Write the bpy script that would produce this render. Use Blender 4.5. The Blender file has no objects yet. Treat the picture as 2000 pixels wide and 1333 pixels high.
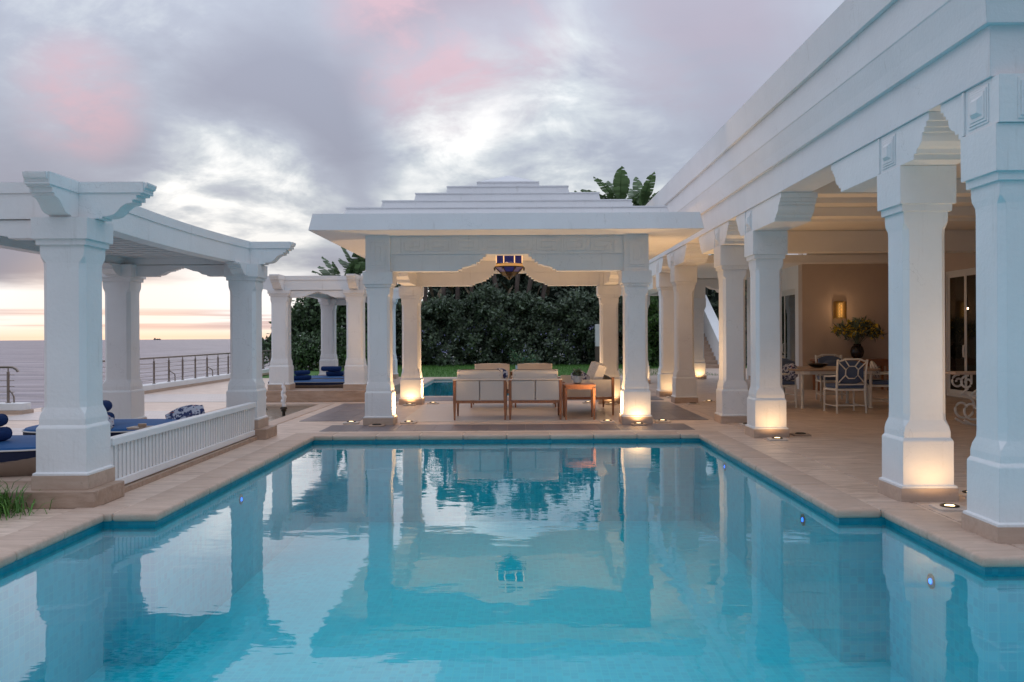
import bpy, bmesh, math, random
import numpy as np
from mathutils import Vector, Matrix
random.seed(7); rng = np.random.default_rng(11)
R = math.radians
scene = bpy.context.scene
C = bpy.context.collection

# ------------------------------------------------------------------ camera
cam_d = bpy.data.cameras.new('camera'); cam = bpy.data.objects.new('camera', cam_d); C.objects.link(cam)
cam.location = (0, 0, 1.45); cam.rotation_euler = (math.pi/2, 0.0049, 0)
cam_d.sensor_width = 36; cam_d.lens = 1700/2000*36
cam_d.shift_x = -0.007; cam_d.shift_y = -0.00575
cam_d.clip_start = 0.05; cam_d.clip_end = 60000
scene.camera = cam

# ------------------------------------------------------------------ sky
SUN_AZ = R(-24); SUN_EL = R(2.5)
world = bpy.data.worlds.new('World'); scene.world = world; world.use_nodes = True
nt = world.node_tree; nt.nodes.clear()
def N(tree, typ, **kw):
    n = tree.nodes.new(typ)
    for k, v in kw.items(): setattr(n, k, v)
    return n
class G:
    """small helper to write node graphs as expressions"""
    def __init__(s, tree): s.t = tree
    def link(s, a, b): s.t.links.new(a, b)
    def put(s, sock, v):
        if isinstance(v, bpy.types.NodeSocket): s.t.links.new(v, sock)
        else: sock.default_value = v
    def math(s, op, a, b=0.0, c=None, clamp=False):
        n = N(s.t, 'ShaderNodeMath', operation=op, use_clamp=clamp); s.put(n.inputs[0], a); s.put(n.inputs[1], b)
        if c is not None: s.put(n.inputs[2], c)
        return n.outputs[0]
    def vmath(s, op, a, b=(0, 0, 0), out=0):
        n = N(s.t, 'ShaderNodeVectorMath', operation=op); s.put(n.inputs[0], a); s.put(n.inputs[1], b)
        return n.outputs[out]
    def scale(s, a, f):
        n = N(s.t, 'ShaderNodeVectorMath', operation='SCALE'); s.put(n.inputs[0], a); s.put(n.inputs['Scale'], f); return n.outputs[0]
    def mapr(s, v, a, b, c=0.0, d=1.0, smooth=True):
        n = N(s.t, 'ShaderNodeMapRange', interpolation_type='SMOOTHSTEP' if smooth else 'LINEAR')
        s.put(n.inputs['Value'], v)
        for k, q in zip(('From Min', 'From Max', 'To Min', 'To Max'), (a, b, c, d)): s.put(n.inputs[k], q)
        return n.outputs[0]
    def mix(s, f, a, b, blend='MIX'):
        n = N(s.t, 'ShaderNodeMix', data_type='RGBA', blend_type=blend); s.put(n.inputs['Factor'], f)
        s.put(n.inputs[6], a if isinstance(a, bpy.types.NodeSocket) else (*a[:3], 1)); s.put(n.inputs[7], b if isinstance(b, bpy.types.NodeSocket) else (*b[:3], 1))
        return n.outputs[2]
    def noise(s, vec, scale, detail=4, rough=0.5, dist=0.0, col=False):
        n = N(s.t, 'ShaderNodeTexNoise'); 
        if vec is not None: s.put(n.inputs['Vector'], vec)
        n.inputs['Scale'].default_value = scale; n.inputs['Detail'].default_value = detail
        n.inputs['Roughness'].default_value = rough; n.inputs['Distortion'].default_value = dist
        return n.outputs['Color' if col else 'Fac']
    def ramp(s, f, stops, ease='LINEAR'):
        n = N(s.t, 'ShaderNodeValToRGB'); n.color_ramp.interpolation = ease; s.put(n.inputs[0], f)
        e = n.color_ramp.elements
        while len(e) < len(stops): e.new(0.5)
        for k, (p, c) in enumerate(stops): e[k].position = p; e[k].color = (*c, 1)
        return n.outputs[0]
    def comb(s, x, y, z):
        n = N(s.t, 'ShaderNodeCombineXYZ'); s.put(n.inputs[0], x); s.put(n.inputs[1], y); s.put(n.inputs[2], z); return n.outputs[0]
    def sep(s, v):
        n = N(s.t, 'ShaderNodeSeparateXYZ'); s.put(n.inputs[0], v); return n.outputs
def lin(r, g, b):
    f = lambda c: (c/255/12.92) if c/255 <= .04045 else ((c/255+.055)/1.055)**2.4
    return (f(r), f(g), f(b))
def vdir(px, py):
    u = (px-1014)/1700; v = (655-py)/1700; d = Vector((u, 1, v)); d.normalize(); return tuple(d)
g = G(nt)
d = N(nt, 'ShaderNodeTexCoord').outputs['Generated']
d = g.vmath('NORMALIZE', d)
dx, dy, dz = g.sep(d)
el = g.math('MAXIMUM', dz, 0.0)
# cloud deck seen in perspective: direction projected on a plane overhead
inv = g.math('DIVIDE', 1.0, g.math('ADD', el, 0.30))
cp = g.comb(g.math('MULTIPLY', dx, inv), g.math('MULTIPLY', dy, inv), 0.0)
n1 = g.noise(cp, 1.5, 6, 0.55, 0.25)
n2 = g.noise(g.vmath('ADD', cp, (7.3, 2.1, 4.0)), 4.2, 8, 0.62, 0.35)
n3 = g.noise(g.vmath('ADD', cp, (1.3, 9.1, 2.0)), 1.2, 3, 0.5, 0.3)
dens = g.math('ADD', g.math('MULTIPLY', n1, 0.65), g.math('MULTIPLY', n2, 0.35))
def lobe(px, py, cosr, cosi=1.0):
    """soft patch of the cloud deck around one direction"""
    return g.mapr(g.vmath('DOT_PRODUCT', d, vdir(px, py), out=1), math.cos(R(cosr)), cosi)
# thickness of the cloud is what the light varies with: thin breaks bright, thick lavender grey
thin = g.mapr(dens, 0.71, 0.26)
brk = g.math('MULTIPLY', lobe(480, 403, 7.5), 1.45)
brk = g.math('ADD', brk, g.math('MULTIPLY', lobe(1030, 355, 14), 0.62))
brk = g.math('ADD', brk, g.math('MULTIPLY', lobe(860, 180, 6), 0.20))
brk = g.math('ADD', brk, g.math('MULTIPLY', lobe(220, 70, 7), 0.30))
brk = g.math('SUBTRACT', brk, g.math('MULTIPLY', lobe(570, 260, 8), 0.55))
brk = g.math('SUBTRACT', brk, g.math('MULTIPLY', lobe(60, 490, 7), 0.45))
brk = g.math('SUBTRACT', brk, g.math('MULTIPLY', lobe(890, 50, 8), 0.52))
brk = g.math('SUBTRACT', brk, g.math('MULTIPLY', lobe(1350, 90, 9), 0.32))
brk = g.math('SUBTRACT', brk, g.math('MULTIPLY', lobe(560, 500, 4.5), 0.35))
thinv = g.math('ADD', g.math('MULTIPLY', thin, 0.60), g.math('MULTIPLY', brk, g.mapr(dens, 0.62, 0.38, 0.30, 1.05)), clamp=True)
cloud = g.ramp(thinv, [(0.0, lin(144, 149, 166)), (0.35, lin(163, 170, 185)), (0.62, lin(190, 197, 204)), (1.0, lin(240, 241, 240))])
# last pink light on parts of the deck
pk = g.math('ADD', g.math('MULTIPLY', lobe(160, 190, 4.4), 1.0), g.math('MULTIPLY', lobe(880, 30, 9), 1.5))
pk = g.math('ADD', pk, g.math('MULTIPLY', lobe(1350, 20, 9), 0.35))
pk = g.math('ADD', pk, g.math('MULTIPLY', g.mapr(n3, 0.55, 0.75), 0.03))
pk = g.math('MULTIPLY', pk, g.math('MULTIPLY', g.mapr(n2, 0.36, 0.62, 0.25, 1.0), g.mapr(n1, 0.30, 0.62, 0.45, 1.0)), clamp=True)
cloud = g.mix(g.math('MULTIPLY', pk, 0.55), cloud, lin(212, 172, 180))
# bluer deck away from the sunset
sd = Vector((math.sin(SUN_AZ), math.cos(SUN_AZ), 0))
toward = g.vmath('DOT_PRODUCT', d, tuple(sd), out=1)
back = g.mapr(toward, 0.45, -0.6)
low = g.mapr(el, 0.85, 0.0)
anti = g.mix(low, g.mix(thinv, lin(164, 170, 184), lin(194, 200, 210)), g.mix(thinv, lin(60, 72, 92), lin(78, 90, 110)))
cloud = g.mix(g.math('MULTIPLY', back, 0.92), cloud, anti)
# an overcast deck is brightest overhead (CIE overcast gradation)
cloud = g.scale(cloud, g.math('DIVIDE', g.math('ADD', g.math('MULTIPLY', el, 2.0), 1.0), 1.42))
# clear strip over the sea below the edge of the deck
gl = g.mapr(toward, 0.62, 0.97)
edge = g.math('ADD', g.math('MULTIPLY', g.noise(g.comb(g.math('MULTIPLY', dx, 3.0), g.math('MULTIPLY', dy, 3.0), g.math('MULTIPLY', dz, 22.0)), 1.3, 5, 0.55), 0.075), 0.012)
strip = g.mapr(g.math('SUBTRACT', el, edge), 0.030, 0.002)
stripc = g.ramp(el, [(0.0, (0.82, 0.62, 0.48)), (0.006, (0.82, 0.73, 0.62)), (0.015, (0.83, 0.80, 0.77)), (0.045, (0.82, 0.82, 0.82))])
stripc = g.mix(gl, lin(188, 190, 202), stripc)
col = g.mix(strip, cloud, stripc)
# thin bars of cloud just above the horizon
bars = g.noise(g.comb(g.math('MULTIPLY', dx, 2.2), g.math('MULTIPLY', dy, 2.2), g.math('MULTIPLY', dz, 95.0)), 1.0, 4, 0.5, 0.2)
bm = g.math('MULTIPLY', g.mapr(bars, 0.47, 0.58), g.math('MULTIPLY', g.mapr(el, 0.005, 0.011), g.mapr(el, 0.036, 0.022)))
col = g.mix(g.math('MULTIPLY', bm, 0.85), col, lin(184, 163, 164))
# sun glow low in the gap
glow = g.mapr(g.vmath('DOT_PRODUCT', d, vdir(215, 640), out=1), math.cos(R(7)), 1.0)
col = g.mix(g.math('MULTIPLY', glow, 0.22), col, (1.1, 0.75, 0.5))
sky = N(nt, 'ShaderNodeTexSky', sky_type='NISHITA', sun_disc=False, sun_elevation=SUN_EL, sun_rotation=SUN_AZ)
skyc = g.scale(sky.outputs[0], 0.10)
col = g.mix(0.025, col, skyc)
bg = N(nt, 'ShaderNodeBackground'); g.link(col, bg.inputs[0]); bg.inputs[1].default_value = 1.0
g.link(bg.outputs[0], N(nt, 'ShaderNodeOutputWorld').inputs[0])

sun_d = bpy.data.lights.new('sun', 'SUN'); sun = bpy.data.objects.new('sun', sun_d); C.objects.link(sun)
sun_d.energy = 0.15; sun_d.angle = R(40); sun_d.color = (1.0, 0.78, 0.70)
sdir = Vector((math.sin(SUN_AZ)*math.cos(R(12)), math.cos(SUN_AZ)*math.cos(R(12)), math.sin(R(12))))
sun.rotation_euler = sdir.to_track_quat('Z', 'Y').to_euler()
vs = scene.view_settings; vs.view_transform = 'Standard'; vs.look = 'None'; vs.exposure = 0.35; vs.gamma = 1.0; vs.use_curve_mapping = False
scene.render.engine = 'CYCLES'
scene.cycles.max_bounces = 10; scene.cycles.transparent_max_bounces = 12; scene.cycles.sample_clamp_indirect = 4.0
scene.cycles.use_denoising = True

# ------------------------------------------------------------------ materials
M = {}
def mat(name, base, rough=0.6, var=0.0, vscale=3.0, bump=0.0, bscale=40.0, metal=0.0, rand=0.0, extra=None, spec=0.5, stretch=None, bevel=0.0, island=0.0, transl=0.0):
    m = bpy.data.materials.new(name); m.use_nodes = True; t = m.node_tree; q = G(t)
    b = t.nodes['Principled BSDF']; b.inputs['Roughness'].default_value = rough; b.inputs['Metallic'].default_value = metal
    b.inputs['Specular IOR Level'].default_value = spec
    tc = N(t, 'ShaderNodeTexCoord').outputs['Object']
    geo = N(t, 'ShaderNodeNewGeometry').outputs['Position']
    vec = geo
    if stretch: vec = q.vmath('MULTIPLY', geo, stretch)
    c = (*base, 1)
    if var:
        n = q.noise(vec, vscale, 6, 0.6, 0.3)
        f = q.mapr(n, 0.25, 0.75, 1-var, 1+var, False)
        mm = N(t, 'ShaderNodeVectorMath', operation='SCALE'); mm.inputs[0].default_value = base; q.link(f, mm.inputs['Scale']); c = mm.outputs[0]
    if rand:
        oi = N(t, 'ShaderNodeObjectInfo').outputs['Random']
        mm = N(t, 'ShaderNodeVectorMath', operation='SCALE'); q.put(mm.inputs[0], c if not isinstance(c, tuple) else c[:3]); q.link(q.mapr(oi, 0, 1, 1-rand, 1+rand, False), mm.inputs['Scale']); c = mm.outputs[0]
    if island:
        oi = N(t, 'ShaderNodeNewGeometry').outputs['Random Per Island']
        mm = N(t, 'ShaderNodeVectorMath', operation='SCALE'); q.put(mm.inputs[0], c if not isinstance(c, tuple) else c[:3]); q.link(q.mapr(oi, 0, 1, 1-island, 1+island, False), mm.inputs['Scale']); c = mm.outputs[0]
    if extra: c = extra(q, t, c, geo, tc)
    q.put(b.inputs['Base Color'], c)
    nrm = None
    if bevel:
        bv = N(t, 'ShaderNodeBevel', samples=4); bv.inputs['Radius'].default_value = bevel; nrm = bv.outputs[0]
    if bump:
        bn = N(t, 'ShaderNodeBump'); bn.inputs['Strength'].default_value = 1.0; bn.inputs['Distance'].default_value = bump
        q.link(q.noise(vec, bscale, 5, 0.6), bn.inputs['Height'])
        if nrm: q.link(nrm, bn.inputs['Normal'])
        nrm = bn.outputs[0]
    if nrm: q.link(nrm, b.inputs['Normal'])
    if transl:
        tb_ = N(t, 'ShaderNodeBsdfTranslucent'); q.put(tb_.inputs['Color'], c); mx = N(t, 'ShaderNodeMixShader'); mx.inputs[0].default_value = transl
        q.link(b.outputs[0], mx.inputs[1]); q.link(tb_.outputs[0], mx.inputs[2]); q.link(mx.outputs[0], t.nodes['Material Output'].inputs['Surface'])
    M[name] = m; return m
def emit(name, colr, s):
    m = bpy.data.materials.new(name); m.use_nodes = True; b = m.node_tree.nodes['Principled BSDF']
    b.inputs['Base Color'].default_value = (*[min(1, x) for x in colr], 1); b.inputs['Emission Color'].default_value = (*colr, 1); b.inputs['Emission Strength'].default_value = s
    M[name] = m; return m
def streaks(q, t, c, geo, tc):
    # weather marks on old paint: faint vertical runs and blotches
    n = q.noise(q.vmath('MULTIPLY', geo, (9.0, 9.0, 0.7)), 1.6, 6, 0.65)
    n2 = q.noise(geo, 2.3, 5, 0.6)
    vo_ = N(t, 'ShaderNodeTexVoronoi', feature='DISTANCE_TO_EDGE'); wv = q.noise(geo, 5.0, 4, 0.6, col=True)
    q.link(q.vmath('ADD', geo, q.scale(wv, 0.35)), vo_.inputs['Vector']); vo_.inputs['Scale'].default_value = 1.6
    ck = q.math('MULTIPLY', q.mapr(vo_.outputs['Distance'], 0.006, 0.0), q.mapr(q.noise(geo, 0.9, 3, 0.5), 0.50, 0.62))
    c = q.mix(q.math('MULTIPLY', ck, 0.28), c if isinstance(c, bpy.types.NodeSocket) else c[:3], (0.30, 0.29, 0.28))
    f = q.math('MULTIPLY', q.mapr(n, 0.56, 0.80), q.mapr(n2, 0.40, 0.70))
    return q.mix(q.math('MULTIPLY', f, 0.6), c if isinstance(c, bpy.types.NodeSocket) else c[:3], (0.42, 0.39, 0.35))
mat('plaster', (0.80, 0.80, 0.80), 0.55, var=0.045, vscale=1.7, bump=0.004, bscale=26, extra=streaks, bevel=0.008)
mat('roof_plaster', (0.76, 0.76, 0.77), 0.6, var=0.05, vscale=1.2, bump=0.003, bscale=30, extra=streaks, bevel=0.01)
mat('ceiling_paint', (0.80, 0.76, 0.71), 0.65, var=0.03, vscale=2.0, bump=0.001, bscale=40)
mat('house_wall', (0.52, 0.415, 0.34), 0.75, var=0.05, vscale=2.0, bump=0.003, bscale=60)
def veins(q, t, c, geo, tc):
    n = q.noise(q.vmath('MULTIPLY', geo, (1.0, 5.0, 5.0)), 2.4, 8, 0.65, 0.8)
    n2 = q.noise(geo, 14.0, 5, 0.7)
    c2 = q.mix(q.mapr(n, 0.35, 0.70), c, (0.47, 0.34, 0.26))
    return q.mix(q.math('MULTIPLY', q.mapr(n2, 0.58, 0.75), 0.35), c2, (0.26, 0.19, 0.14))
mat('terrace_stone', (0.68, 0.53, 0.43), 0.42, var=0.08, vscale=2.0, bump=0.0015, bscale=50, extra=veins, rand=0.07, bevel=0.004)
mat('coping_stone', (0.56, 0.42, 0.335), 0.6, var=0.12, vscale=4.0, bump=0.003, bscale=45, extra=veins, rand=0.06)
mat('plinth_stone', (0.54, 0.41, 0.325), 0.5, var=0.12, vscale=5.0, bump=0.002, bscale=30, extra=veins, bevel=0.006)
mat('step_stone', (0.36, 0.245, 0.175), 0.5, var=0.18, vscale=6.0, bump=0.002, bscale=30, extra=veins, bevel=0.006)
mat('slate', (0.17, 0.140, 0.150), 0.35, var=0.15, vscale=6.0, bump=0.002, bscale=30, rand=0.14, stretch=(1, 3, 3), bevel=0.003)
mat('pale_floor', (0.58, 0.50, 0.44), 0.35, var=0.05, vscale=2, bump=0.0008, bscale=40)
def mosaic_white(q, t, c, geo, tc):
    br = N(t, 'ShaderNodeTexBrick'); q.link(geo, br.inputs['Vector']); br.inputs['Scale'].default_value = 1
    br.inputs['Brick Width'].default_value = 0.2; br.inputs['Row Height'].default_value = 0.1; br.inputs['Mortar Size'].default_value = 0.006
    br.inputs['Color1'].default_value = (.62, .55, .52, 1); br.inputs['Color2'].default_value = (.54, .48, .45, 1); br.inputs['Mortar'].default_value = (.42, .35, .31, 1)
    return br.outputs['Color']
mat('white_mosaic', (0.7, 0.65, 0.63), 0.40, bump=0.001, bscale=8, extra=mosaic_white)
def mosaic_pool(q, t, c, geo, tc):
    n = N(t, 'ShaderNodeTexVoronoi', feature='F1', distance='CHEBYCHEV'); q.link(q.vmath('ADD', geo, (0.011, 0.013, 0.0135)), n.inputs['Vector']); n.inputs['Scale'].default_value = 16; n.inputs['Randomness'].default_value = 0.0
    w = N(t, 'ShaderNodeTexWhiteNoise', noise_dimensions='3D'); q.link(n.outputs['Position'], w.inputs['Vector'])
    big = q.noise(geo, 0.8, 4, 0.6)
    c1 = q.mix(w.outputs['Value'], (0.003, 0.50, 0.61), (0.012, 0.63, 0.73))
    c2 = q.mix(q.mapr(n.outputs['Distance'], 0.40, 0.48), c1, (0.05, 0.63, 0.69))
    return q.mix(q.mapr(big, 0.3, 0.7, 0.0, 0.35), c2, (0.003, 0.44, 0.55))
mat('pool_mosaic', (0.1, 0.45, 0.55), 0.4, extra=mosaic_pool)
def shaded_mosaic_border(q, t, c, geo, tc):
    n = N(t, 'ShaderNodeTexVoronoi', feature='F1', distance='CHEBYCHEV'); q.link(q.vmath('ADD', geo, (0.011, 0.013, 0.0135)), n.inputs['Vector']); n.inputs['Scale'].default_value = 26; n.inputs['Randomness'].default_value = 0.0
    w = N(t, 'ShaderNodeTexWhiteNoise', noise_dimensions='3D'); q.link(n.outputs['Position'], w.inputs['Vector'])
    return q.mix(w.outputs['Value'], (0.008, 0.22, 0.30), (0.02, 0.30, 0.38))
mat('shaded_pool_border', (0.02, 0.25, 0.36), 0.4, extra=shaded_mosaic_border)  # waterline tiles, with the shade under the coping put into their darker colour
mat('wood', (0.29, 0.125, 0.062), 0.45, var=0.25, vscale=8, bump=0.0006, bscale=60, stretch=(6, 6, 1))
def weave(q, t, c, geo, tc):
    wv = N(t, 'ShaderNodeTexWave', wave_type='BANDS', bands_direction='X'); q.link(q.vmath('ADD', geo, q.comb(q.sep(geo)[1], 0.0, 0.0)), wv.inputs['Vector']); wv.inputs['Scale'].default_value = 22
    return q.mix(q.mapr(wv.outputs['Fac'], 0.1, 0.6), (0.42, 0.38, 0.34), (0.66, 0.62, 0.58))
mat('rope_weave', (0.62, 0.58, 0.54), 0.8, extra=weave, bump=0.002, bscale=120)
mat('cushion', (0.70, 0.62, 0.55), 0.9, var=0.04, vscale=4, bump=0.002, bscale=9)
mat('piping_dark', (0.10, 0.08, 0.07), 0.9)
def stripes(q, t, c, geo, tc):
    wv = N(t, 'ShaderNodeTexWave', wave_type='BANDS', bands_direction='Y'); q.link(tc, wv.inputs['Vector']); wv.inputs['Scale'].default_value = 6.0
    return q.mix(q.mapr(wv.outputs['Fac'], 0.90, 0.96), (0.68, 0.64, 0.60), (0.10, 0.09, 0.10))
mat('striped_cushion', (0.68, 0.64, 0.6), 0.9, extra=stripes)
def floral(q, t, c, geo, tc):
    n = q.noise(tc, 16, 3, 0.5, 1.2); n2 = q.noise(q.vmath('ADD', tc, (3, 3, 3)), 11, 2, 0.5, 0.8)
    a = q.mix(q.mapr(n, 0.46, 0.52), (0.03, 0.045, 0.13), (0.50, 0.52, 0.60))
    return q.mix(q.mapr(n2, 0.63, 0.67), a, (0.35, 0.10, 0.07))
mat('patterned_fabric', (0.3, 0.3, 0.4), 0.9, extra=floral)
mat('blue_canvas', (0.014, 0.105, 0.30), 0.75, var=0.10, vscale=3, bump=0.004, bscale=5)
mat('navy_canvas', (0.006, 0.012, 0.045), 0.8, var=0.1, vscale=4)
mat('blue_towel', (0.004, 0.032, 0.135), 0.95, var=0.15, vscale=12, bump=0.004, bscale=90)
mat('dusk_blue_fabric', (0.085, 0.125, 0.22), 0.9, var=0.08, vscale=6, bump=0.002, bscale=12)
mat('white_piping', (0.7, 0.7, 0.7), 0.8)
def wick(q, t, c, geo, tc):
    b = N(t, 'ShaderNodeTexBrick'); s = q.sep(geo); q.link(q.comb(q.math('ADD', s[0], s[1]), s[2], 0.0), b.inputs['Vector']); b.inputs['Scale'].default_value = 1
    b.inputs['Brick Width'].default_value = 0.03; b.inputs['Row Height'].default_value = 0.012; b.inputs['Mortar Size'].default_value = 0.002
    b.inputs['Color1'].default_value = (.42, .32, .25, 1); b.inputs['Color2'].default_value = (.34, .25, .19, 1); b.inputs['Mortar'].default_value = (.10, .07, .05, 1)
    return b.outputs['Color']
mat('wicker', (0.4, 0.3, 0.23), 0.7, extra=wick, bump=0.002, bscale=80)
mat('table_wood', (0.36, 0.25, 0.18), 0.4, var=0.2, vscale=6, stretch=(1, 6, 6))
mat('white_metal', (0.72, 0.70, 0.66), 0.4)
mat('steel', (0.30, 0.25, 0.22), 0.35, metal=0.8, var=0.1, vscale=10)
mat('bronze', (0.05, 0.04, 0.03), 0.45, metal=0.7)
mat('black_metal', (0.012, 0.012, 0.014), 0.5)
mat('brass', (0.45, 0.30, 0.12), 0.35, metal=0.9)
mat('grass', (0.075, 0.18, 0.03), 0.8, var=0.3, vscale=5, bump=0.02, bscale=40)
mat('grass_blade', (0.07, 0.18, 0.025), 0.6, island=0.5)
mat('leaf_dark', (0.100, 0.135, 0.090), 0.55, island=0.55, var=0.35, vscale=0.7)
mat('leaf_mid', (0.065, 0.115, 0.045), 0.5, island=0.5, var=0.3, vscale=0.9)
mat('leaf_fresh', (0.14, 0.19, 0.10), 0.5, island=0.5, transl=0.3)
mat('leaf_green', (0.06, 0.14, 0.025), 0.5, island=0.5)
mat('paddle_leaf', (0.13, 0.20, 0.09), 0.4, transl=0.4, island=0.3, var=0.2, vscale=2)
mat('dry_leaf', (0.19, 0.14, 0.09), 0.8, island=0.3)
mat('bark', (0.16, 0.12, 0.10), 0.9, var=0.35, vscale=3, bump=0.03, bscale=6, stretch=(5, 5, 1))
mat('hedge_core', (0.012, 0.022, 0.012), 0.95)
mat('petal_blue', (0.40, 0.40, 0.72), 0.7)
mat('petal_white', (0.62, 0.60, 0.58), 0.7)
mat('reed_mat', (0.20, 0.175, 0.155), 0.9, var=0.2, vscale=8)
mat('petal_yellow', (0.70, 0.50, 0.05), 0.7, island=0.4)
mat('pot_dark', (0.02, 0.012, 0.012), 0.25)
mat('pot_blue', (0.10, 0.12, 0.13), 0.4)
mat('pot_pale', (0.45, 0.47, 0.48), 0.6, var=0.1)
mat('candle_wax', (0.7, 0.62, 0.5), 0.5)
mat('hull', (0.10, 0.09, 0.10), 0.7)
emit('lamp_glow', (1.0, 0.70, 0.36), 5.0)
emit('flame_glow', (1.0, 0.62, 0.25), 14.0)
emit('pool_led', (0.02, 0.16, 1.0), 3.0)
emit('sconce_glow', (1.0, 0.58, 0.16), 0.9)
emit('amber_glass', (0.7, 0.42, 0.16), 0.22)
def glass(name, tint, ior, refl_tint=(1, 1, 1), rough=0.0, bump=None):
    """clear sheet: fresnel mix of a tinted pass-through and a mirror"""
    m = bpy.data.materials.new(name); m.use_nodes = True; t = m.node_tree; t.nodes.clear(); q = G(t)
    gn = N(t, 'ShaderNodeNewGeometry')
    tr = N(t, 'ShaderNodeBsdfTransparent'); tr.inputs[0].default_value = (*tint, 1)
    gl = N(t, 'ShaderNodeBsdfGlossy'); gl.inputs['Roughness'].default_value = rough; gl.inputs[0].default_value = (*refl_tint, 1)
    if bump:
        b = bump(q, t); q.link(b, gl.inputs['Normal'])
    cosv = q.math('ABSOLUTE', q.vmath('DOT_PRODUCT', b if bump else gn.outputs['Normal'], gn.outputs['Incoming'], out=1))
    f0 = ((ior-1)/(ior+1))**2
    fres = q.math('ADD', q.math('MULTIPLY', q.math('POWER', q.math('SUBTRACT', 1.0, cosv, clamp=True), 5.0), 1-f0), f0, clamp=True)
    mx = N(t, 'ShaderNodeMixShader'); q.link(fres, mx.inputs[0]); q.link(tr.outputs[0], mx.inputs[1]); q.link(gl.outputs[0], mx.inputs[2])
    q.link(mx.outputs[0], N(t, 'ShaderNodeOutputMaterial').inputs[0]); M[name] = m; return m
def ripples(q, t):
    p = N(t, 'ShaderNodeNewGeometry').outputs['Position']
    h = q.math('ADD', q.math('MULTIPLY', q.noise(q.vmath('MULTIPLY', p, (1.0, 1.6, 1)), 2.3, 2, 0.45, 0.4), 1.0), q.math('MULTIPLY', q.noise(q.vmath('MULTIPLY', p, (0.8, 2.0, 1)), 8.0, 2, 0.5), 0.16))
    b = N(t, 'ShaderNodeBump'); b.inputs['Strength'].default_value = 1.0; b.inputs['Distance'].default_value = 0.0018; q.link(h, b.inputs['Height'])
    return b.outputs[0]
def rough_ripples(q, t):
    p = N(t, 'ShaderNodeNewGeometry').outputs['Position']
    b = N(t, 'ShaderNodeBump'); b.inputs['Distance'].default_value = 0.03; q.link(q.noise(p, 9.0, 3, 0.5, 0.5), b.inputs['Height']); return b.outputs[0]
glass('pool_water', (0.42, 0.96, 0.985), 1.35, bump=ripples)
glass('fountain_water', (0.8, 0.9, 0.92), 1.5, bump=rough_ripples)
glass('window_glass', (0.35, 0.38, 0.36), 1.6)
mat('jet_water', (0.90, 0.88, 0.90), 0.15, bump=0.02, bscale=40)
emit('blue_glass', (0.006, 0.014, 0.16), 0.12)
emit('lit_strip', (1.0, 0.62, 0.30), 0.7)
m = bpy.data.materials.new('sea_water'); m.use_nodes = True; t = m.node_tree; q = G(t); b = t.nodes['Principled BSDF']
sw = q.noise(q.vmath('MULTIPLY', N(t, 'ShaderNodeNewGeometry').outputs['Position'], (0.006, 0.030, 0)), 1.0, 6, 0.65); q.put(b.inputs['Base Color'], q.mix(q.mapr(sw, 0.35, 0.65), (0.02, 0.03, 0.07), (0.22, 0.21, 0.27))); b.inputs['Roughness'].default_value = 0.36; b.inputs['IOR'].default_value = 1.28
p = N(t, 'ShaderNodeNewGeometry').outputs['Position']
hh = q.math('ADD', q.noise(q.vmath('MULTIPLY', p, (0.35, 1.0, 1.0)), 0.16, 5, 0.6), q.math('MULTIPLY', q.noise(q.vmath('MULTIPLY', p, (0.3, 1.0, 1.0)), 0.012, 4, 0.6), 6.0))
bn = N(t, 'ShaderNodeBump'); bn.inputs['Distance'].default_value = 1.4; q.link(hh, bn.inputs['Height']); q.link(bn.outputs[0], b.inputs['Normal']); M['sea_water'] = m

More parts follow.
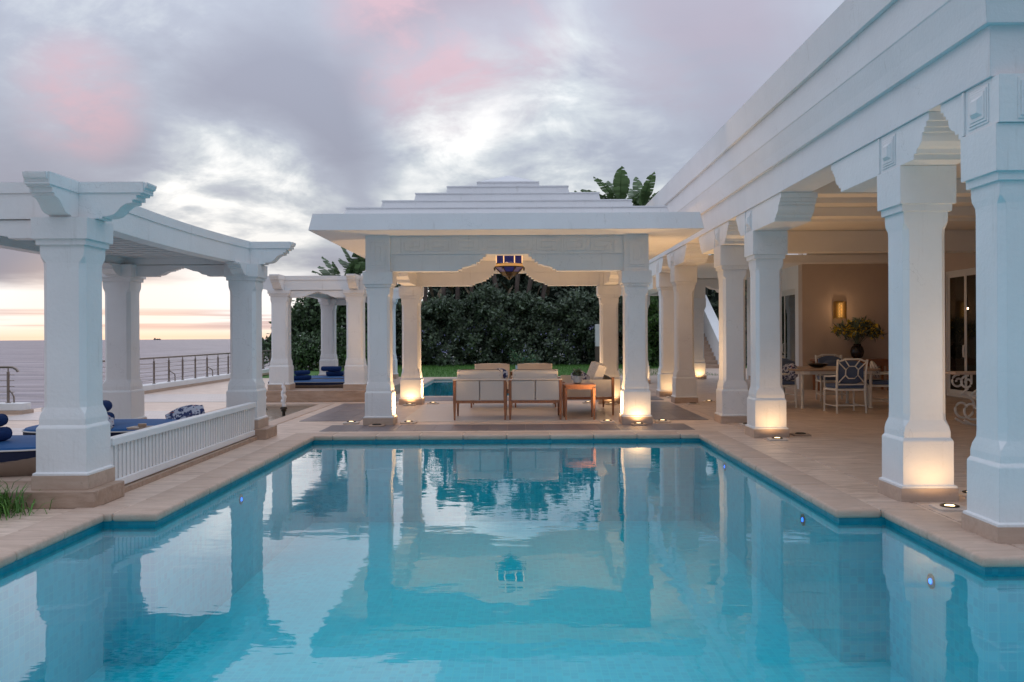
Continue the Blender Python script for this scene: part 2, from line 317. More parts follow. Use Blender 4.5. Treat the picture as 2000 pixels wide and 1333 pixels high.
# ------------------------------------------------------------------ mesh helpers
class MB:
    def __init__(s): s.v = []; s.f = []
    def add(s, vs, fs):
        o = len(s.v); s.v += [tuple(a) for a in vs]; s.f += [tuple(i+o for i in f) for f in fs]; return s
    def box(s, x0, x1, y0, y1, z0, z1):
        return s.add([(x0,y0,z0),(x1,y0,z0),(x1,y1,z0),(x0,y1,z0),(x0,y0,z1),(x1,y0,z1),(x1,y1,z1),(x0,y1,z1)],
                     [(0,3,2,1),(4,5,6,7),(0,1,5,4),(1,2,6,5),(2,3,7,6),(3,0,4,7)])
    def prism(s, poly, axis, a, b):
        """poly in the two remaining axes (in x,y,z order) extruded along axis from a to b"""
        n = len(poly)
        def P(p, t):
            return {'x': (t, p[0], p[1]), 'y': (p[0], t, p[1]), 'z': (p[0], p[1], t)}[axis]
        vs = [P(p, a) for p in poly]+[P(p, b) for p in poly]
        fs = [tuple(range(n)), tuple(range(2*n-1, n-1, -1))]+[(i, i+n, (i+1) % n+n, (i+1) % n) for i in range(n)]
        return s.add(vs, fs)
    def rings(s, rings, cap=True, closed=True):
        n = len(rings[0]); vs = [p for r in rings for p in r]; fs = []
        for k in range(len(rings)-1):
            for i in range(n if closed else n-1):
                j = (i+1) % n; fs.append((k*n+i, k*n+j, (k+1)*n+j, (k+1)*n+i))
        if cap: fs.append(tuple(range(n-1, -1, -1))); fs.append(tuple(range((len(rings)-1)*n, len(rings)*n)))
        return s.add(vs, fs)
    def lathe(s, prof, n=16, c=(0, 0, 0)):
        return s.rings([[(c[0]+r*math.cos(2*math.pi*(i+.5)/n), c[1]+r*math.sin(2*math.pi*(i+.5)/n), c[2]+z) for i in range(n)] for r, z in prof])
    def tube(s, pts, r, n=8):
        pts = [Vector(p) for p in pts]; rs = []; 
        for i, p in enumerate(pts):
            t = (pts[min(i+1, len(pts)-1)]-pts[max(i-1, 0)]).normalized()
            u = t.cross(Vector((0, 0, 1)) if abs(t.z) < .9 else Vector((1, 0, 0))).normalized(); w = u.cross(t)
            rr = r[i] if isinstance(r, (list, tuple)) else r
            rs.append([tuple(p+u*rr*math.cos(2*math.pi*k/n)+w*rr*math.sin(2*math.pi*k/n)) for k in range(n)])
        return s.rings(rs)
    def taper(s, x, y, w0, w1, z0, z1):
        return s.rings([[(x-w/2, y-w/2, z), (x+w/2, y-w/2, z), (x+w/2, y+w/2, z), (x-w/2, y+w/2, z)] for w, z in ((w0, z0), (w1, z1))])
    def mesh(s, name):
        me = bpy.data.meshes.new(name); me.from_pydata(s.v, [], s.f); 
        bm = bmesh.new(); bm.from_mesh(me); bmesh.ops.recalc_face_normals(bm, faces=bm.faces); bm.to_mesh(me); bm.free(); return me
    def build(s, name, material, parent=None, smooth=False, bevel=0.0, seg=2, angle=True):
        me = s.mesh(name)
        if bevel:
            bm = bmesh.new(); bm.from_mesh(me)
            es = [e for e in bm.edges if len(e.link_faces) == 2 and e.calc_face_angle(0) > 0.5]
            bmesh.ops.bevel(bm, geom=es, offset=bevel, segments=seg, affect='EDGES', profile=0.5); bm.to_mesh(me); bm.free()
        return link(name, me, material, parent, smooth)
def link(name, me, material, parent=None, smooth=False):
    if material: 
        if not me.materials: me.materials.append(M[material])
    if smooth:
        for p_ in me.polygons: p_.use_smooth = True
        try: me.set_sharp_from_angle(angle=R(40))
        except Exception: pass
    o = bpy.data.objects.new(name, me); C.objects.link(o); o.parent = parent; return o
def thing(name, label, cat, loc=(0, 0, 0), rz=0.0, group=None):
    o = bpy.data.objects.new(name, None); o.empty_display_size = .1; C.objects.link(o); o.location = loc; o.rotation_euler.z = rz
    return tag(o, label, cat, group)
def tag(o, label, cat=None, group=None, kind=None):
    if label: o['label'] = label
    if cat: o['category'] = cat
    if group: o['group'] = group
    if kind: o['kind'] = kind
    return o
def struct(o): o['kind'] = 'structure'; return o
def copy_tree(o, parent=None):
    c = o.copy(); C.objects.link(c); c.parent = parent
    for ch in o.children: copy_tree(ch, c)
    return c
def put(o, loc, rz=0.0, label=None):
    o.location = loc; o.rotation_euler.z = rz
    if label: o['label'] = label
    return o
def shift_obj(o, x=0, y=0, z=0): o.location = (x, y, z); return o

# ------------------------------------------------------------------ ground cells
WZ = -0.092
POOL = [(-3.0, 2.62, 7.15, 12.62), (-3.43, 3.0, 5.62, 7.15), (-3.43, 8.5, -4.0, 5.62)]
REAR = [(-2.9, 3.1, 20.75, 29.4)]
FOUNT = [(-5.75, -4.22, 14.3, 18.5)]
def cells(region, holes):
    xs = sorted({v for r in region+holes for v in r[:2]}); ys = sorted({v for r in region+holes for v in r[2:]})
    inside = lambda x, y, rs: any(a < x < b and c_ < y < d_ for a, b, c_, d_ in rs)
    out = {}
    for i in range(len(xs)-1):
        for j in range(len(ys)-1):
            mx, my = (xs[i]+xs[i+1])/2, (ys[j]+ys[j+1])/2
            if inside(mx, my, region) and not inside(mx, my, holes): out[(i, j)] = (xs[i], xs[i+1], ys[j], ys[j+1])
    return out
def sheet(region, holes, z):
    mb = MB()
    for (a, b_, c_, d_) in cells(region, holes).values(): mb.add([(a,c_,z),(b_,c_,z),(b_,d_,z),(a,d_,z)], [(0,1,2,3)])
    return mb
def basin(region, zt, zb, part='both'):
    mb = MB(); cs = cells(region, [])
    for (i, j), (a, b_, c_, d_) in cs.items():
        if part != 'wall': mb.add([(a,c_,zb),(b_,c_,zb),(b_,d_,zb),(a,d_,zb)], [(0,1,2,3)])
        for (di, dj), (p, q_) in {(-1,0): ((a,c_),(a,d_)), (1,0): ((b_,d_),(b_,c_)), (0,-1): ((b_,c_),(a,c_)), (0,1): ((a,d_),(b_,d_))}.items():
            if part != 'floor' and (i+di, j+dj) not in cs:
                mb.add([(*p,zb),(*q_,zb),(*q_,zt),(*p,zt)], [(0,1,2,3)])
    return mb
DECK = [(-9.9, 14.0, -9.0, 30.2)]
deck = struct(sheet(DECK, POOL+REAR+FOUNT, 0.0).build('terrace', 'terrace_stone'))
struct(basin(POOL, -.15, -1.25).build('pool_basin', 'pool_mosaic'))
struct(basin(POOL, 0.0, -.15, 'wall').build('shaded_pool_border', 'shaded_pool_border'))
struct(sheet(POOL, [], WZ).build('pool_water', 'pool_water'))
struct(basin(REAR, 0.0, -1.1).build('rear_pool_basin', 'pool_mosaic'))
struct(sheet(REAR, [], -0.06).build('rear_pool_water', 'pool_water'))
# ground round the terrace: lawn beyond, cliff edge, sea
struct(MB().box(-9.9, 40, 30.2, 90, -0.6, -0.03).build('lawn', 'grass'))
struct(MB().box(14.0, 60, -20, 30.2, -0.6, -0.03).build('garden_ground', 'grass'))
mb = MB(); n = 96; rr = [120, 400, 1500, 5000, 14600]
mb.rings([[(r_*math.cos(2*math.pi*i/n), r_*math.sin(2*math.pi*i/n), -40) for i in range(n)] for r_ in rr], cap=False)
mb.add([(120*math.cos(2*math.pi*i/n), 120*math.sin(2*math.pi*i/n), -40) for i in range(n)], [tuple(range(n))])
struct(mb.build('sea', 'sea_water'))
mb = MB().prism([(-10.05, -0.02), (-10.05, -3.0), (-16, -6), (-22, -40), (60, -40), (60, -2.0), (-9.9, -2.0)], 'y', -40, 95)
struct(mb.build('cliff', 'bark'))

# ------------------------------------------------------------------ coping stones
cop = thing('pool_coping', None, None); cop['kind'] = 'structure'
def coping_run(parent, x0, x1, y0, y1, along, step=0.62, z1=0.009, z0=-0.062):
    a, b_ = (x0, x1) if along == 'x' else (y0, y1); n_ = max(1, round((b_-a)/step)); L = (b_-a)/n_
    mb = MB()
    if along == 'x': mb.box(0.0015, L-0.0015, 0, y1-y0, z0, z1)
    else: mb.box(0, x1-x0, 0.0015, L-0.0015, z0, z1)
    first = mb.build('coping_stone', 'coping_stone', parent, smooth=True, bevel=0.024, seg=3)
    for k in range(n_):
        o = first if k == 0 else first.copy()
        if k: C.objects.link(o); o.parent = parent
        o.location = (x0+(k*L if along == 'x' else 0), y0+(k*L if along == 'y' else 0), random.uniform(-.0015, .0015))
ov = 0.035; W = 0.34
coping_run(cop, -3.0-W, 2.62+W, 12.62-ov, 12.62+W, 'x')
coping_run(cop, 2.62-ov, 2.62+W, 7.15-ov, 12.62-ov, 'y')
coping_run(cop, 2.62+W, 3.0+W, 7.15-ov, 7.15+W, 'x', .7)
coping_run(cop, 3.0-ov, 3.0+W, 5.62-ov, 7.15-ov, 'y', .75)
coping_run(cop, 3.0+W, 8.9, 5.62-ov, 5.62+W, 'x')
coping_run(cop, -3.0-W, -3.0+ov, 7.15-ov, 12.62-ov, 'y')
coping_run(cop, -3.43-W, -3.0-W, 7.15-ov, 7.15+W, 'x', .7)
coping_run(cop, -3.43-W, -3.43+ov, -4.0, 7.15-ov, 'y')
rc = thing('rear_pool_coping', None, None); rc['kind'] = 'structure'
coping_run(rc, -2.9-W, 3.1+W, 29.4-ov, 30.2, 'x', 1.2)
coping_run(rc, -2.9-W, 3.1+W, 20.75-W, 20.75+ov, 'x', .8)
coping_run(rc, -2.9-W, -2.9+ov, 20.75+ov, 29.4-ov, 'y', 1.0)
coping_run(rc, 3.1-ov, 3.1+W, 20.75+ov, 29.4-ov, 'y', 1.0)

# ------------------------------------------------------------------ paving laid on the terrace
def paving(name, x0, x1, y0, y1, tx, ty, material, piece, gap=0.004, z=0.006, stagger=False):
    p_ = thing(name, None, None); p_['kind'] = 'structure'
    nx, ny = max(1, round((x1-x0)/tx)), max(1, round((y1-y0)/ty)); a, b_ = (x1-x0)/nx, (y1-y0)/ny
    me = MB().box(gap/2, a-gap/2, gap/2, b_-gap/2, -0.02, 0).mesh(piece); me.materials.append(M[material])
    for i in range(nx):
        for j in range(ny):
            o = bpy.data.objects.new(piece, me); C.objects.link(o); o.parent = p_; o.location = (x0+i*a, y0+j*b_, z+random.uniform(-.001, .001))
    return p_
paving('portico_paving', 3.36, 9.8, 5.98, 22.5, .6, .61, 'terrace_stone', 'paving_tile')
paving('front_slate_band', -3.04, 2.66, 13.18, 14.12, .29, .94, 'slate', 'slate_tile')
paving('right_slate_band', 2.30, 3.2, 14.72, 18.7, .45, .30, 'slate', 'slate_tile')
paving('left_slate_band', -3.75, -2.72, 14.8, 18.6, .26, .38, 'slate', 'slate_tile')
paving('rear_slate_band', -3.75, 3.2, 19.25, 20.35, .5, .55, 'slate', 'slate_tile')
paving('pavilion_floor', -2.0, 1.58, 14.6, 18.3, .9, .925, 'pale_floor', 'floor_slab', gap=0.003)
paving('pool_end_paving', -3.34, 2.96, 12.97, 13.17, .9, .2, 'terrace_stone', 'paving_tile')
for (a, b_) in ((15.2, 17.0), (19.3, 21.9)):
    struct(MB().box(-9.35, -6.2, a, b_, -0.01, 0.005).build('mosaic_band', 'white_mosaic'))
struct(MB().box(-9.35, -4.4, 12.9, 13.9, -0.01, 0.005).build('mosaic_band', 'white_mosaic'))

# ------------------------------------------------------------------ columns
def oct_ring(w, c_, z):
    h = w/2; c_ = max(c_, 0.0006)
    return [(-h+c_,-h,z),(h-c_,-h,z),(h,-h+c_,z),(h,h-c_,z),(h-c_,h,z),(-h+c_,h,z),(-h,h-c_,z),(-h,-h+c_,z)]
_colm = {}
def column_meshes(neck, cap0, top, pl=0.12):
    k = (neck, cap0, top)
    if k not in _colm:
        mb = MB(); rs = []
        for w, c_, z in ((.478,0,pl),(.478,0,pl+.018),(.438,.001,pl+.028),(.436,.001,.520),(.428,.001,.53),(.402,.001,.55),(.402,.002,.60),(.390,.008,.645),(.372,.040,.70),(.370,.044,.75),
                     (.368,.044,neck-.20),(.370,.040,neck-.15),(.380,.008,neck-.10),(.384,.002,neck-.06),(.384,.001,neck),(.430,.001,neck),(.434,.001,cap0),(.480,.001,cap0),(.484,.001,top)):
            rs.append(oct_ring(w, c_, z))
        mb.rings(rs); me = mb.mesh('column'); me.materials.append(M['plaster'])
        me2 = MB().box(-.245,.245,-.245,.245,0,pl).mesh('plinth'); me2.materials.append(M['plinth_stone'])
        _colm[k] = (me, me2)
    return _colm[k]
def column(parent, x, y, z, neck, cap0, top):
    a, b_ = column_meshes(neck, cap0, top)
    o = bpy.data.objects.new('column', a); C.objects.link(o); o.parent = parent; o.location = (x, y, z)
    p_ = bpy.data.objects.new('plinth', b_); C.objects.link(p_); p_.parent = o
    return o
def lambrequin(a, b_, z0, z1, hw, rise, nstep=6):
    """board with a stepped arch cut from its lower edge: points (t, z)"""
    mid = (a+b_)/2; L = []; z = z0
    prof = [(1.0, 0.0), (1.0, .10), (.93, .10), (.93, .19), (.86, .25), (.76, .31), (.70, .40), (.63, .40), (.63, .55), (.56, .55), (.56, .70), (.50, .70), (.50, .85), (.44, .85), (.44, 1.0)]
    left = [(mid-hw*t_, z0+rise*h_) for t_, h_ in prof]; right = [(mid+hw*t_, z0+rise*h_) for t_, h_ in reversed(prof)]
    return [(a, z0)]+left+right+[(b_, z0), (b_, z1), (a, z1)]
def ogee_arch(a, b_, z0, z1, hw, rise):
    mid = (a+b_)/2
    prof = [(1.0, 0), (1.0, .12), (.90, .14), (.80, .20), (.74, .30), (.68, .42), (.60, .52), (.50, .58), (.40, .60), (.40, .70), (.30, .70), (.30, .80), (.20, .80), (.20, .90), (.08, .90), (.08, 1.0)]
    return [(a, z0)]+[(mid-hw*t_, z0+rise*h_) for t_, h_ in prof]+[(mid+hw*t_, z0+rise*h_) for t_, h_ in reversed(prof)]+[(b_, z0), (b_, z1), (a, z1)]

# ------------------------------------------------------------------ villa with the portico
villa = thing('villa', 'long white villa with stepped cornice and row of lit columns beside the pool', 'building', (3.5, 6, 0))
vo = Vector((3.5, 6, 0))
def vbuild(mb, name, material, parent=None, **kw):
    mb.v = [(a-vo.x, b_-vo.y, c_-vo.z) for a, b_, c_ in mb.v]; return mb.build(name, material, parent or villa, **kw)
XF, YC, YE, XE = 3.255, 6.0, 22.0, 12.0
def band(prof, name):
    """cornice band: (offset, z) outline swept along the pool side and round the near corner"""
    mb = MB(); rs = []
    for st in range(3):
        ring = []
        for o, z in prof:
            ring.append(((XF-o, YE+o, z), (XF-o, YC-o, z), (XE, YC-o, z))[st])
        rs.append(ring)
    n_ = len(prof)
    mb.rings(rs)
    return vbuild(mb, name, 'roof_plaster')
band([(0, 3.217), (0, 3.60), (-.40, 3.60), (-.40, 3.217)], 'architrave')
band([(.045, 3.572), (.06, 3.70), (.092, 3.875), (.099, 3.885), (.105, 4.235), (-.30, 4.235), (-.30, 3.602), (-.01, 3.602), (-.01, 3.572)], 'frieze_band')
band([(.150, 4.21), (.185, 4.575), (-.30, 4.60), (-.30, 4.237), (.106, 4.237), (.106, 4.21)], 'parapet_band')
vbuild(MB().box(XF+.29, XE-.01, YC+.29, YE+.2, 3.62, 4.52), 'roof_slab', 'ceiling_paint')
COLY = [5.97, 7.47, 12.15, 14.12, 18.3, 20.3]
for y in COLY:
    o = column(villa, 3.29+.217-vo.x, y+.217-vo.y, 0, 2.50, 2.56, 2.885)
def corbel(ya, yb):
    """board lying along the row on the capitals, its ends cut in steps: (y, z) outline"""
    def end(y, sgn):
        return [(y, 2.887), (y, 2.93), (y+sgn*.045, 2.93), (y+sgn*.06, 2.965), (y+sgn*.10, 2.975), (y+sgn*.14, 3.01), (y+sgn*.155, 3.05), (y+sgn*.155, 3.075), (y+sgn*.19, 3.075), (y+sgn*.19, 3.11), (y+sgn*.225, 3.11), (y+sgn*.225, 3.15), (y+sgn*.27, 3.15), (y+sgn*.27, 3.215)]
    l = end(ya, -1); r_ = end(yb, 1)
    return l[::-1]+r_
ARMS = [(.10, .05), (.24, .92), (1.0, .25), (.25, 1.0), (1.0, .25), (.25, 1.0)]
kp = None
for y, (n_, f_) in zip(COLY, ARMS):
    ol = corbel(y-.02-n_, y+.455+f_)
    if y < 6: ol = [(5.925, 3.215), (5.925, 2.887)]+[p_ for p_ in ol if p_[0] > y+.2]
    cb = vbuild(MB().prism(ol, 'x', 3.275, 3.735), 'corbel', 'plaster')
    # square boss with nested frames on the pool side, and its framing fillets
    mb = MB()
    for k, (s_, dpt) in enumerate(((.135, .006), (.115, .012), (.095, .016))):
        mb.box(3.275-dpt, 3.276, y+.217-s_, y+.217+s_, 3.05-s_, 3.05+s_)
    mb.rings([[(3.275-.016, y+.217+a, 3.05+b_) for a, b_ in ((-.07,-.07),(.07,-.07),(.07,.07),(-.07,.07))], [(3.275-.04, y+.217+a, 3.05+b_) for a, b_ in ((-.045,-.045),(.045,-.045),(.045,.045),(-.045,.045))]])
    mb.box(3.262, 3.276, y+.40, y+.43, 2.892, 3.21)
    vbuild(mb, 'boss', 'plaster', cb)
# the near corner column carries a framed boss on the face towards the pool end too
mb = MB()
for k, (s_, dpt) in enumerate(((.14, .006), (.12, .012), (.10, .018), (.08, .024))):
    mb.box(3.54-s_, 3.54+s_, 5.925-dpt, 5.926, 3.05-s_, 3.05+s_)
mb.rings([[(3.54+a, 5.925-.024, 3.05+b_) for a, b_ in ((-.06,-.06),(.06,-.06),(.06,.06),(-.06,.06))], [(3.54+a, 5.925-.05, 3.05+b_) for a, b_ in ((-.035,-.035),(.035,-.035),(.035,.035),(-.035,.035))]])
vbuild(mb, 'boss', 'plaster')
vbuild(MB().box(3.80, XE, 5.95, 6.30, 2.90, 3.215), 'end_beam', 'plaster')
# ceiling beams and stepped trays
for y, zb_ in ((7.6, 3.40), (9.9, 3.5), (12.25, 3.42), (13.8, 3.52), (14.9, 3.46), (16.1, 3.52)):
    vbuild(MB().box(3.66, 9.79, y, y+.34, zb_, 3.615), 'ceiling_beam', 'ceiling_paint')
vbuild(MB().box(3.66, 9.79, 18.35, 18.8, 3.18, 3.615), 'ceiling_beam', 'ceiling_paint')
vbuild(MB().prism([(22.48, 3.38), (22.30, 3.38), (22.30, 3.44), (22.2, 3.44), (22.2, 3.52), (22.0, 3.52), (22.0, 3.615), (22.48, 3.615)], 'x', 7.34, 9.79), 'cornice', 'ceiling_paint')
# walls of the house behind the portico
vbuild(MB().box(7.32, 9.9, 22.5, 22.8, 0.0, 3.63), 'wall', 'house_wall')
def wall_with_door(x, y0, y1, dy0, dy1, dz, nm, material, thick=.25):
    mb = MB(); mb.box(x, x+thick, y0, dy0, 0, 3.63); mb.box(x, x+thick, dy1, y1, 0, 3.63); mb.box(x, x+thick, dy0, dy1, dz, 3.63)
    return vbuild(mb, nm, material)
wall_with_door(7.325, 22.80, 28.0, 23.1, 25.3, 2.65, 'wall', 'plaster')
wall_with_door(9.80, 6.6, 22.5, 16.8, 20.05, 2.86, 'wall', 'house_wall')
vbuild(MB().box(7.29, 7.60, 27.2, 27.6, 0.13, 2.75), 'pilaster', 'plaster')
vbuild(MB().box(7.27, 7.62, 27.18, 27.62, 0.0, 0.13), 'pilaster_plinth', 'plinth_stone')
def sliding_door(x, y0, y1, z1, panels):
    d_ = vbuild(MB().box(x, x+.06, y0, y1, z1-.07, z1).box(x, x+.06, y0, y1, 0.01, .08).box(x, x+.06, y0, y0+.05, .08, z1-.07).box(x, x+.06, y1-.05, y1, .08, z1-.07), 'door', 'white_metal')
    L = (y1-y0-.1)/panels
    for k in range(panels):
        a = y0+.05+k*L; xo = x+.012+.02*(k % 2)
        vbuild(MB().box(xo, xo+.02, a, a+.07, .08, z1-.07).box(xo, xo+.02, a+L-.07, a+L, .08, z1-.07).box(xo, xo+.02, a+.07, a+L-.07, .08, .17).box(xo, xo+.02, a+.07, a+L-.07, z1-.15, z1-.07), 'door_frame', 'white_metal', d_)
        vbuild(MB().box(xo+.006, xo+.012, a+.07, a+L-.07, .17, z1-.15), 'pane', 'window_glass', d_)
        hy = a+.035 if k % 2 else a+L-.035
        vbuild(MB().tube([(xo, hy, .90), (xo-.05, hy, .93), (xo-.055, hy, 1.05), (xo-.05, hy, 1.17), (xo, hy, 1.20)], .012), 'handle', 'white_metal', d_)
    return d_
sliding_door(7.36, 23.1, 25.3, 2.65, 2)
sliding_door(9.83, 16.8, 20.05, 2.86, 4)
# dim room behind the glass
vbuild(MB().box(12.0, 12.1, 6.6, 28, 0, 3.6), 'room_wall', 'house_wall')
vbuild(MB().box(10.06, 11.99, 6.6, 22.5, 3.3, 3.4), 'room_ceiling', 'ceiling_paint')
# passage roof and rear porch beyond the end of the row
vbuild(MB().box(3.5, 12.0, 22.02, 28.9, 3.25, 3.45), 'porch_roof', 'ceiling_paint')
pts = [(3.45, 2.60), (5.95, 2.60), (5.95, 2.66), (6.05, 2.66), (6.05, 2.74)]
vbuild(MB().prism([(3.3, 2.72), (5.4, 2.72), (5.4, 2.62), (6.02, 2.62), (6.02, 3.02), (6.16, 2.99), (6.26, 2.93), (6.44, 2.90), (6.50, 2.82), (6.62, 2.80), (6.70, 2.72), (7.3, 2.72), (7.3, 3.24), (3.3, 3.24)], 'y', 28.1, 28.6), 'porch_beam', 'ceiling_paint')
column(villa, 5.80-vo.x, 28.35-vo.y, 0, 2.25, 2.32, 2.615)
column(villa, 3.62-vo.x, 25.9-vo.y, 0, 2.25, 2.32, 2.615)
vbuild(MB().box(3.4, 3.84, 22.1, 28.1, 2.62, 3.24), 'porch_beam', 'ceiling_paint')

# ------------------------------------------------------------------ pavilion
PX, PY, HS = -0.19, 16.4, 2.095
pav = thing('pavilion', 'white square pavilion with stepped pyramid roof at the head of the pool', 'pavilion', (PX, PY, 0))
for sx in (-1, 1):
    for sy in (-1, 1): column(pav, sx*HS, sy*HS, 0, 2.24, 2.285, 2.486)
def side(parent, rot, mbf, name, material):
    o = mbf().build(name, material, parent); o.rotation_euler.z = rot; return o
key = None
for k in range(4):
    rot = k*math.pi/2; a = HS-.18 if k % 2 else HS-.18
    bm_ = MB().prism(lambrequin(-a, a, 2.497, 2.770, .80, .272), 'y', -HS-.13, -HS+.13)
    bm_ = bm_.build('arched_beam', 'plaster', pav); bm_.rotation_euler.z = rot
    fz = MB().box(-a, a, -HS-.145, -HS+.14, 2.7705, 3.075).build('frieze', 'plaster', pav); fz.rotation_euler.z = rot
    # fret panels in low relief
    kp = MB(); t_ = .014; yy0, yy1 = -HS-.157, -HS-.1445; S = .44; z0_ = 2.795
    def kb(mb, x0, x1, za, zb_): mb.box(x0, x1, yy0, yy1, z0_+za, z0_+zb_)
    for i in range(8):
        x0 = -8*S/2+i*S+.02; mir = i % 2
        bars = [(0, .40, .235, .25), (.385, .40, .03, .235), (.05, .385, .03, .045), (.05, .065, .045, .19), (.065, .32, .175, .19), (.305, .32, .085, .175), (.13, .305, .085, .10), (0, .015, 0, .235)]
        pm = MB()
        for (p0, p1, q0, q1) in bars:
            if mir: p0, p1 = .40-p1, .40-p0
            kb(pm, x0+p0, x0+p1, q0, q1)
        o = pm.build('fret_panel', 'plaster', fz)
for sx in (-1, 1):
    for sy in (-1, 1):
        pb = MB().box(-.2, .2, -.2, .2, 2.487, 3.076).build('pier_block', 'plaster', pav); pb.location = (sx*HS, sy*HS, 0)
        for s_ in (0, 1):
            mb = MB()
            for (hx, hz, dp) in ((.15, .22, .008), (.12, .19, .014), (.085, .15, .008), (.05, .115, .018)):
                if s_ == 0: mb.box(-hx, hx, sy*.2 if sy > 0 else -.2-dp, .2+dp if sy > 0 else -.2, 2.775-hz, 2.775+hz)
                else: mb.box(sx*.2 if sx > 0 else -.2-dp, .2+dp if sx > 0 else -.2, -hx, hx, 2.775-hz, 2.775+hz)
            mb.build('framed_panel', 'plaster', pb)
def sq(h, z): return [(-h,-h,z),(h,-h,z),(h,h,z),(-h,h,z)]
MB().rings([sq(3.04, 3.075), sq(2.985, 3.335)]).build('eave_slab', 'roof_plaster', pav)
lev = [(2.60, 3.335, 2.545, 3.475), (2.10, 3.475, 2.05, 3.66), (1.61, 3.66, 1.56, 3.86), (1.11, 3.86, 1.06, 4.06), (.60, 4.06, .555, 4.225)]
# each step rises from a gentle slope of the one below
prev = 2.985
for (h0, za, h1, zb_) in lev:
    MB().rings([sq(h0-.035, za-.02), sq(h0-.035, za+.03), sq(h0-.012, za+.035), sq(h1, zb_)]).build('roof_step', 'roof_plaster', pav); prev = h1
    MB().rings([sq(h1-.02, zb_-.002), sq(h1+.016, zb_+.001), sq(h1+.014, zb_+.022), sq(h1-.3, zb_+.026)]).build('step_lip', 'roof_plaster', pav)
MB().rings([sq(.54, 4.22), sq(.53, 4.25), sq(.01, 4.455)]).build('roof_cap', 'roof_plaster', pav)
MB().box(-HS+.15, HS-.15, -HS+.15, HS-.15, 3.02, 3.07).build('ceiling', 'ceiling_paint', pav)

# ------------------------------------------------------------------ pergolas
def beam_outline(a, b_, z0, h=.32):
    e = [(.0,.30),(.012,.27),(.03,.262),(.03,.245),(.06,.24),(.06,.205),(.10,.205),(.10,.165),(.135,.165),(.135,.14),(.19,.13),(.235,.10),(.27,.06),(.30,.035),(.34,.022),(.40,.016),(.40,.0)]
    return [(a, z0+h)]+[(a+o, z0+z) for o, z in e]+[(b_-o, z0+z) for o, z in reversed(e)]+[(b_, z0+h)]
def pergola(label, xs, ys, zb_, slat=.24):
    cx, cy = sum(xs)/2, sum(ys)/2; pg = thing('pergola', label, 'pergola', (cx, cy, 0), group='white pergolas beside the pool terrace')
    hx, hy = (xs[1]-xs[0])/2, (ys[1]-ys[0])/2; top = 2.48
    for sx in (-1, 1):
        for sy in (-1, 1): column(pg, sx*hx, sy*hy, zb_, 2.10, 2.15, top-zb_)
    w = .095
    bow = .15; ys_ = [-hy+2*hy*k/16 for k in range(17)]; cv = lambda y: -bow*(1-(y/hy)**2)
    def curved(mb, x, hw, z0_, z1_):
        return mb.rings([[(x-hw+cv(y), y, z0_), (x+hw+cv(y), y, z0_), (x+hw+cv(y), y, z1_), (x-hw+cv(y), y, z1_)] for y in ys_])
    for sx in (-1, 1):
        # long beams sweep away from the pool in a shallow curve between straight moulded ends
        mb = curved(MB(), sx*hx, w, top+.002, top+.32)
        for s2 in (-1, 1):
            e_ = [p_ for p_ in beam_outline(-hy-.62, -hy-.0005, top+.002, .318)]
            e_ = [(a_, z_) for a_, z_ in beam_outline(-hy-.62, hy+.62, top+.002, .318) if a_ < 0]
            e_ = [(-hy-.0005, top+.32)]+e_+[(-hy-.0005, top+.002)]
            mb.prism([(a_*(1 if s2 < 0 else -1), z_) for a_, z_ in e_], 'x', sx*hx-w, sx*hx+w)
        b1 = mb.build('long_beam', 'plaster', pg, smooth=True)
        mb = curved(MB(), sx*hx, w+.010, top+.225, top+.329)
        for s2 in (-1, 1): mb.box(sx*hx-w-.010, sx*hx+w+.010, min(s2*(hy+.0005), s2*(hy+.585)), max(s2*(hy+.0005), s2*(hy+.585)), top+.225, top+.329)
        mb.build('cap_strip', 'plaster', b1, smooth=True)
        for sy in (-1, 1):
            y0_ = sy*(hy-.235); q0 = [(0, 2.315), (.10, 2.315), (.10, 2.33), (.15, 2.34), (.19, 2.365), (.21, 2.39), (.25, 2.39), (.25, 2.42), (.29, 2.42), (.29, 2.45), (.34, 2.45), (.34, top-.002), (0, top-.002)]
            MB().prism([(y0_-sy*a_, b_) for a_, b_ in q0], 'x', sx*hx-.09, sx*hx+.09).build('bracket', 'plaster', b1)
    for sy in (-1, 1):
        b2 = MB().prism(beam_outline(-hx-.70, hx+.70, top+.004, .314), 'y', sy*hy-w, sy*hy+w).build('cross_beam', 'plaster', pg)
        MB().box(-hx-.665, hx+.665, sy*hy-w-.012, sy*hy+w+.012, top+.228, top+.324).build('cap_strip', 'plaster', b2)
        MB().prism(ogee_arch(-hx+.21, hx-.21, 2.318, top-.003, .36, .13), 'y', sy*hy-.075, sy*hy+.075).build('valance', 'plaster', b2)
    # lattice overhead, boarded on top
    curved(MB(), 0, hx-w, top+.25, top+.265).build('roof_board', 'reed_mat', pg)
    ma = MB().box(-hx+w, hx-w, -.03, .03, 0, .022).mesh('lattice_slat'); ma.materials.append(M['plaster'])
    mc = curved(MB(), 0, .03, 0, .022).mesh('lattice_slat'); mc.materials.append(M['plaster'])
    ny, nx = int((2*hy-.2)/slat), int((2*hx-.2)/slat)
    for j in range(ny):
        o = bpy.data.objects.new('lattice_slat', ma); C.objects.link(o); o.parent = pg; yy_ = -hy+.16+j*(2*hy-.32)/(ny-1); o.location = (cv(yy_), yy_, top+.10)
    for j in range(nx):
        o = bpy.data.objects.new('lattice_slat', mc); C.objects.link(o); o.parent = pg; o.location = (-hx+.16+j*(2*hx-.32)/(nx-1), 0, top+.124)
    return pg
pergola('near white pergola at the left edge with slatted screen between its columns', (-5.72, -3.935), (7.69, 12.55), .145)
pergola('smaller looking far white pergola behind the fountain on stone platform', (-5.36, -3.68), (19.62, 24.5), .25)
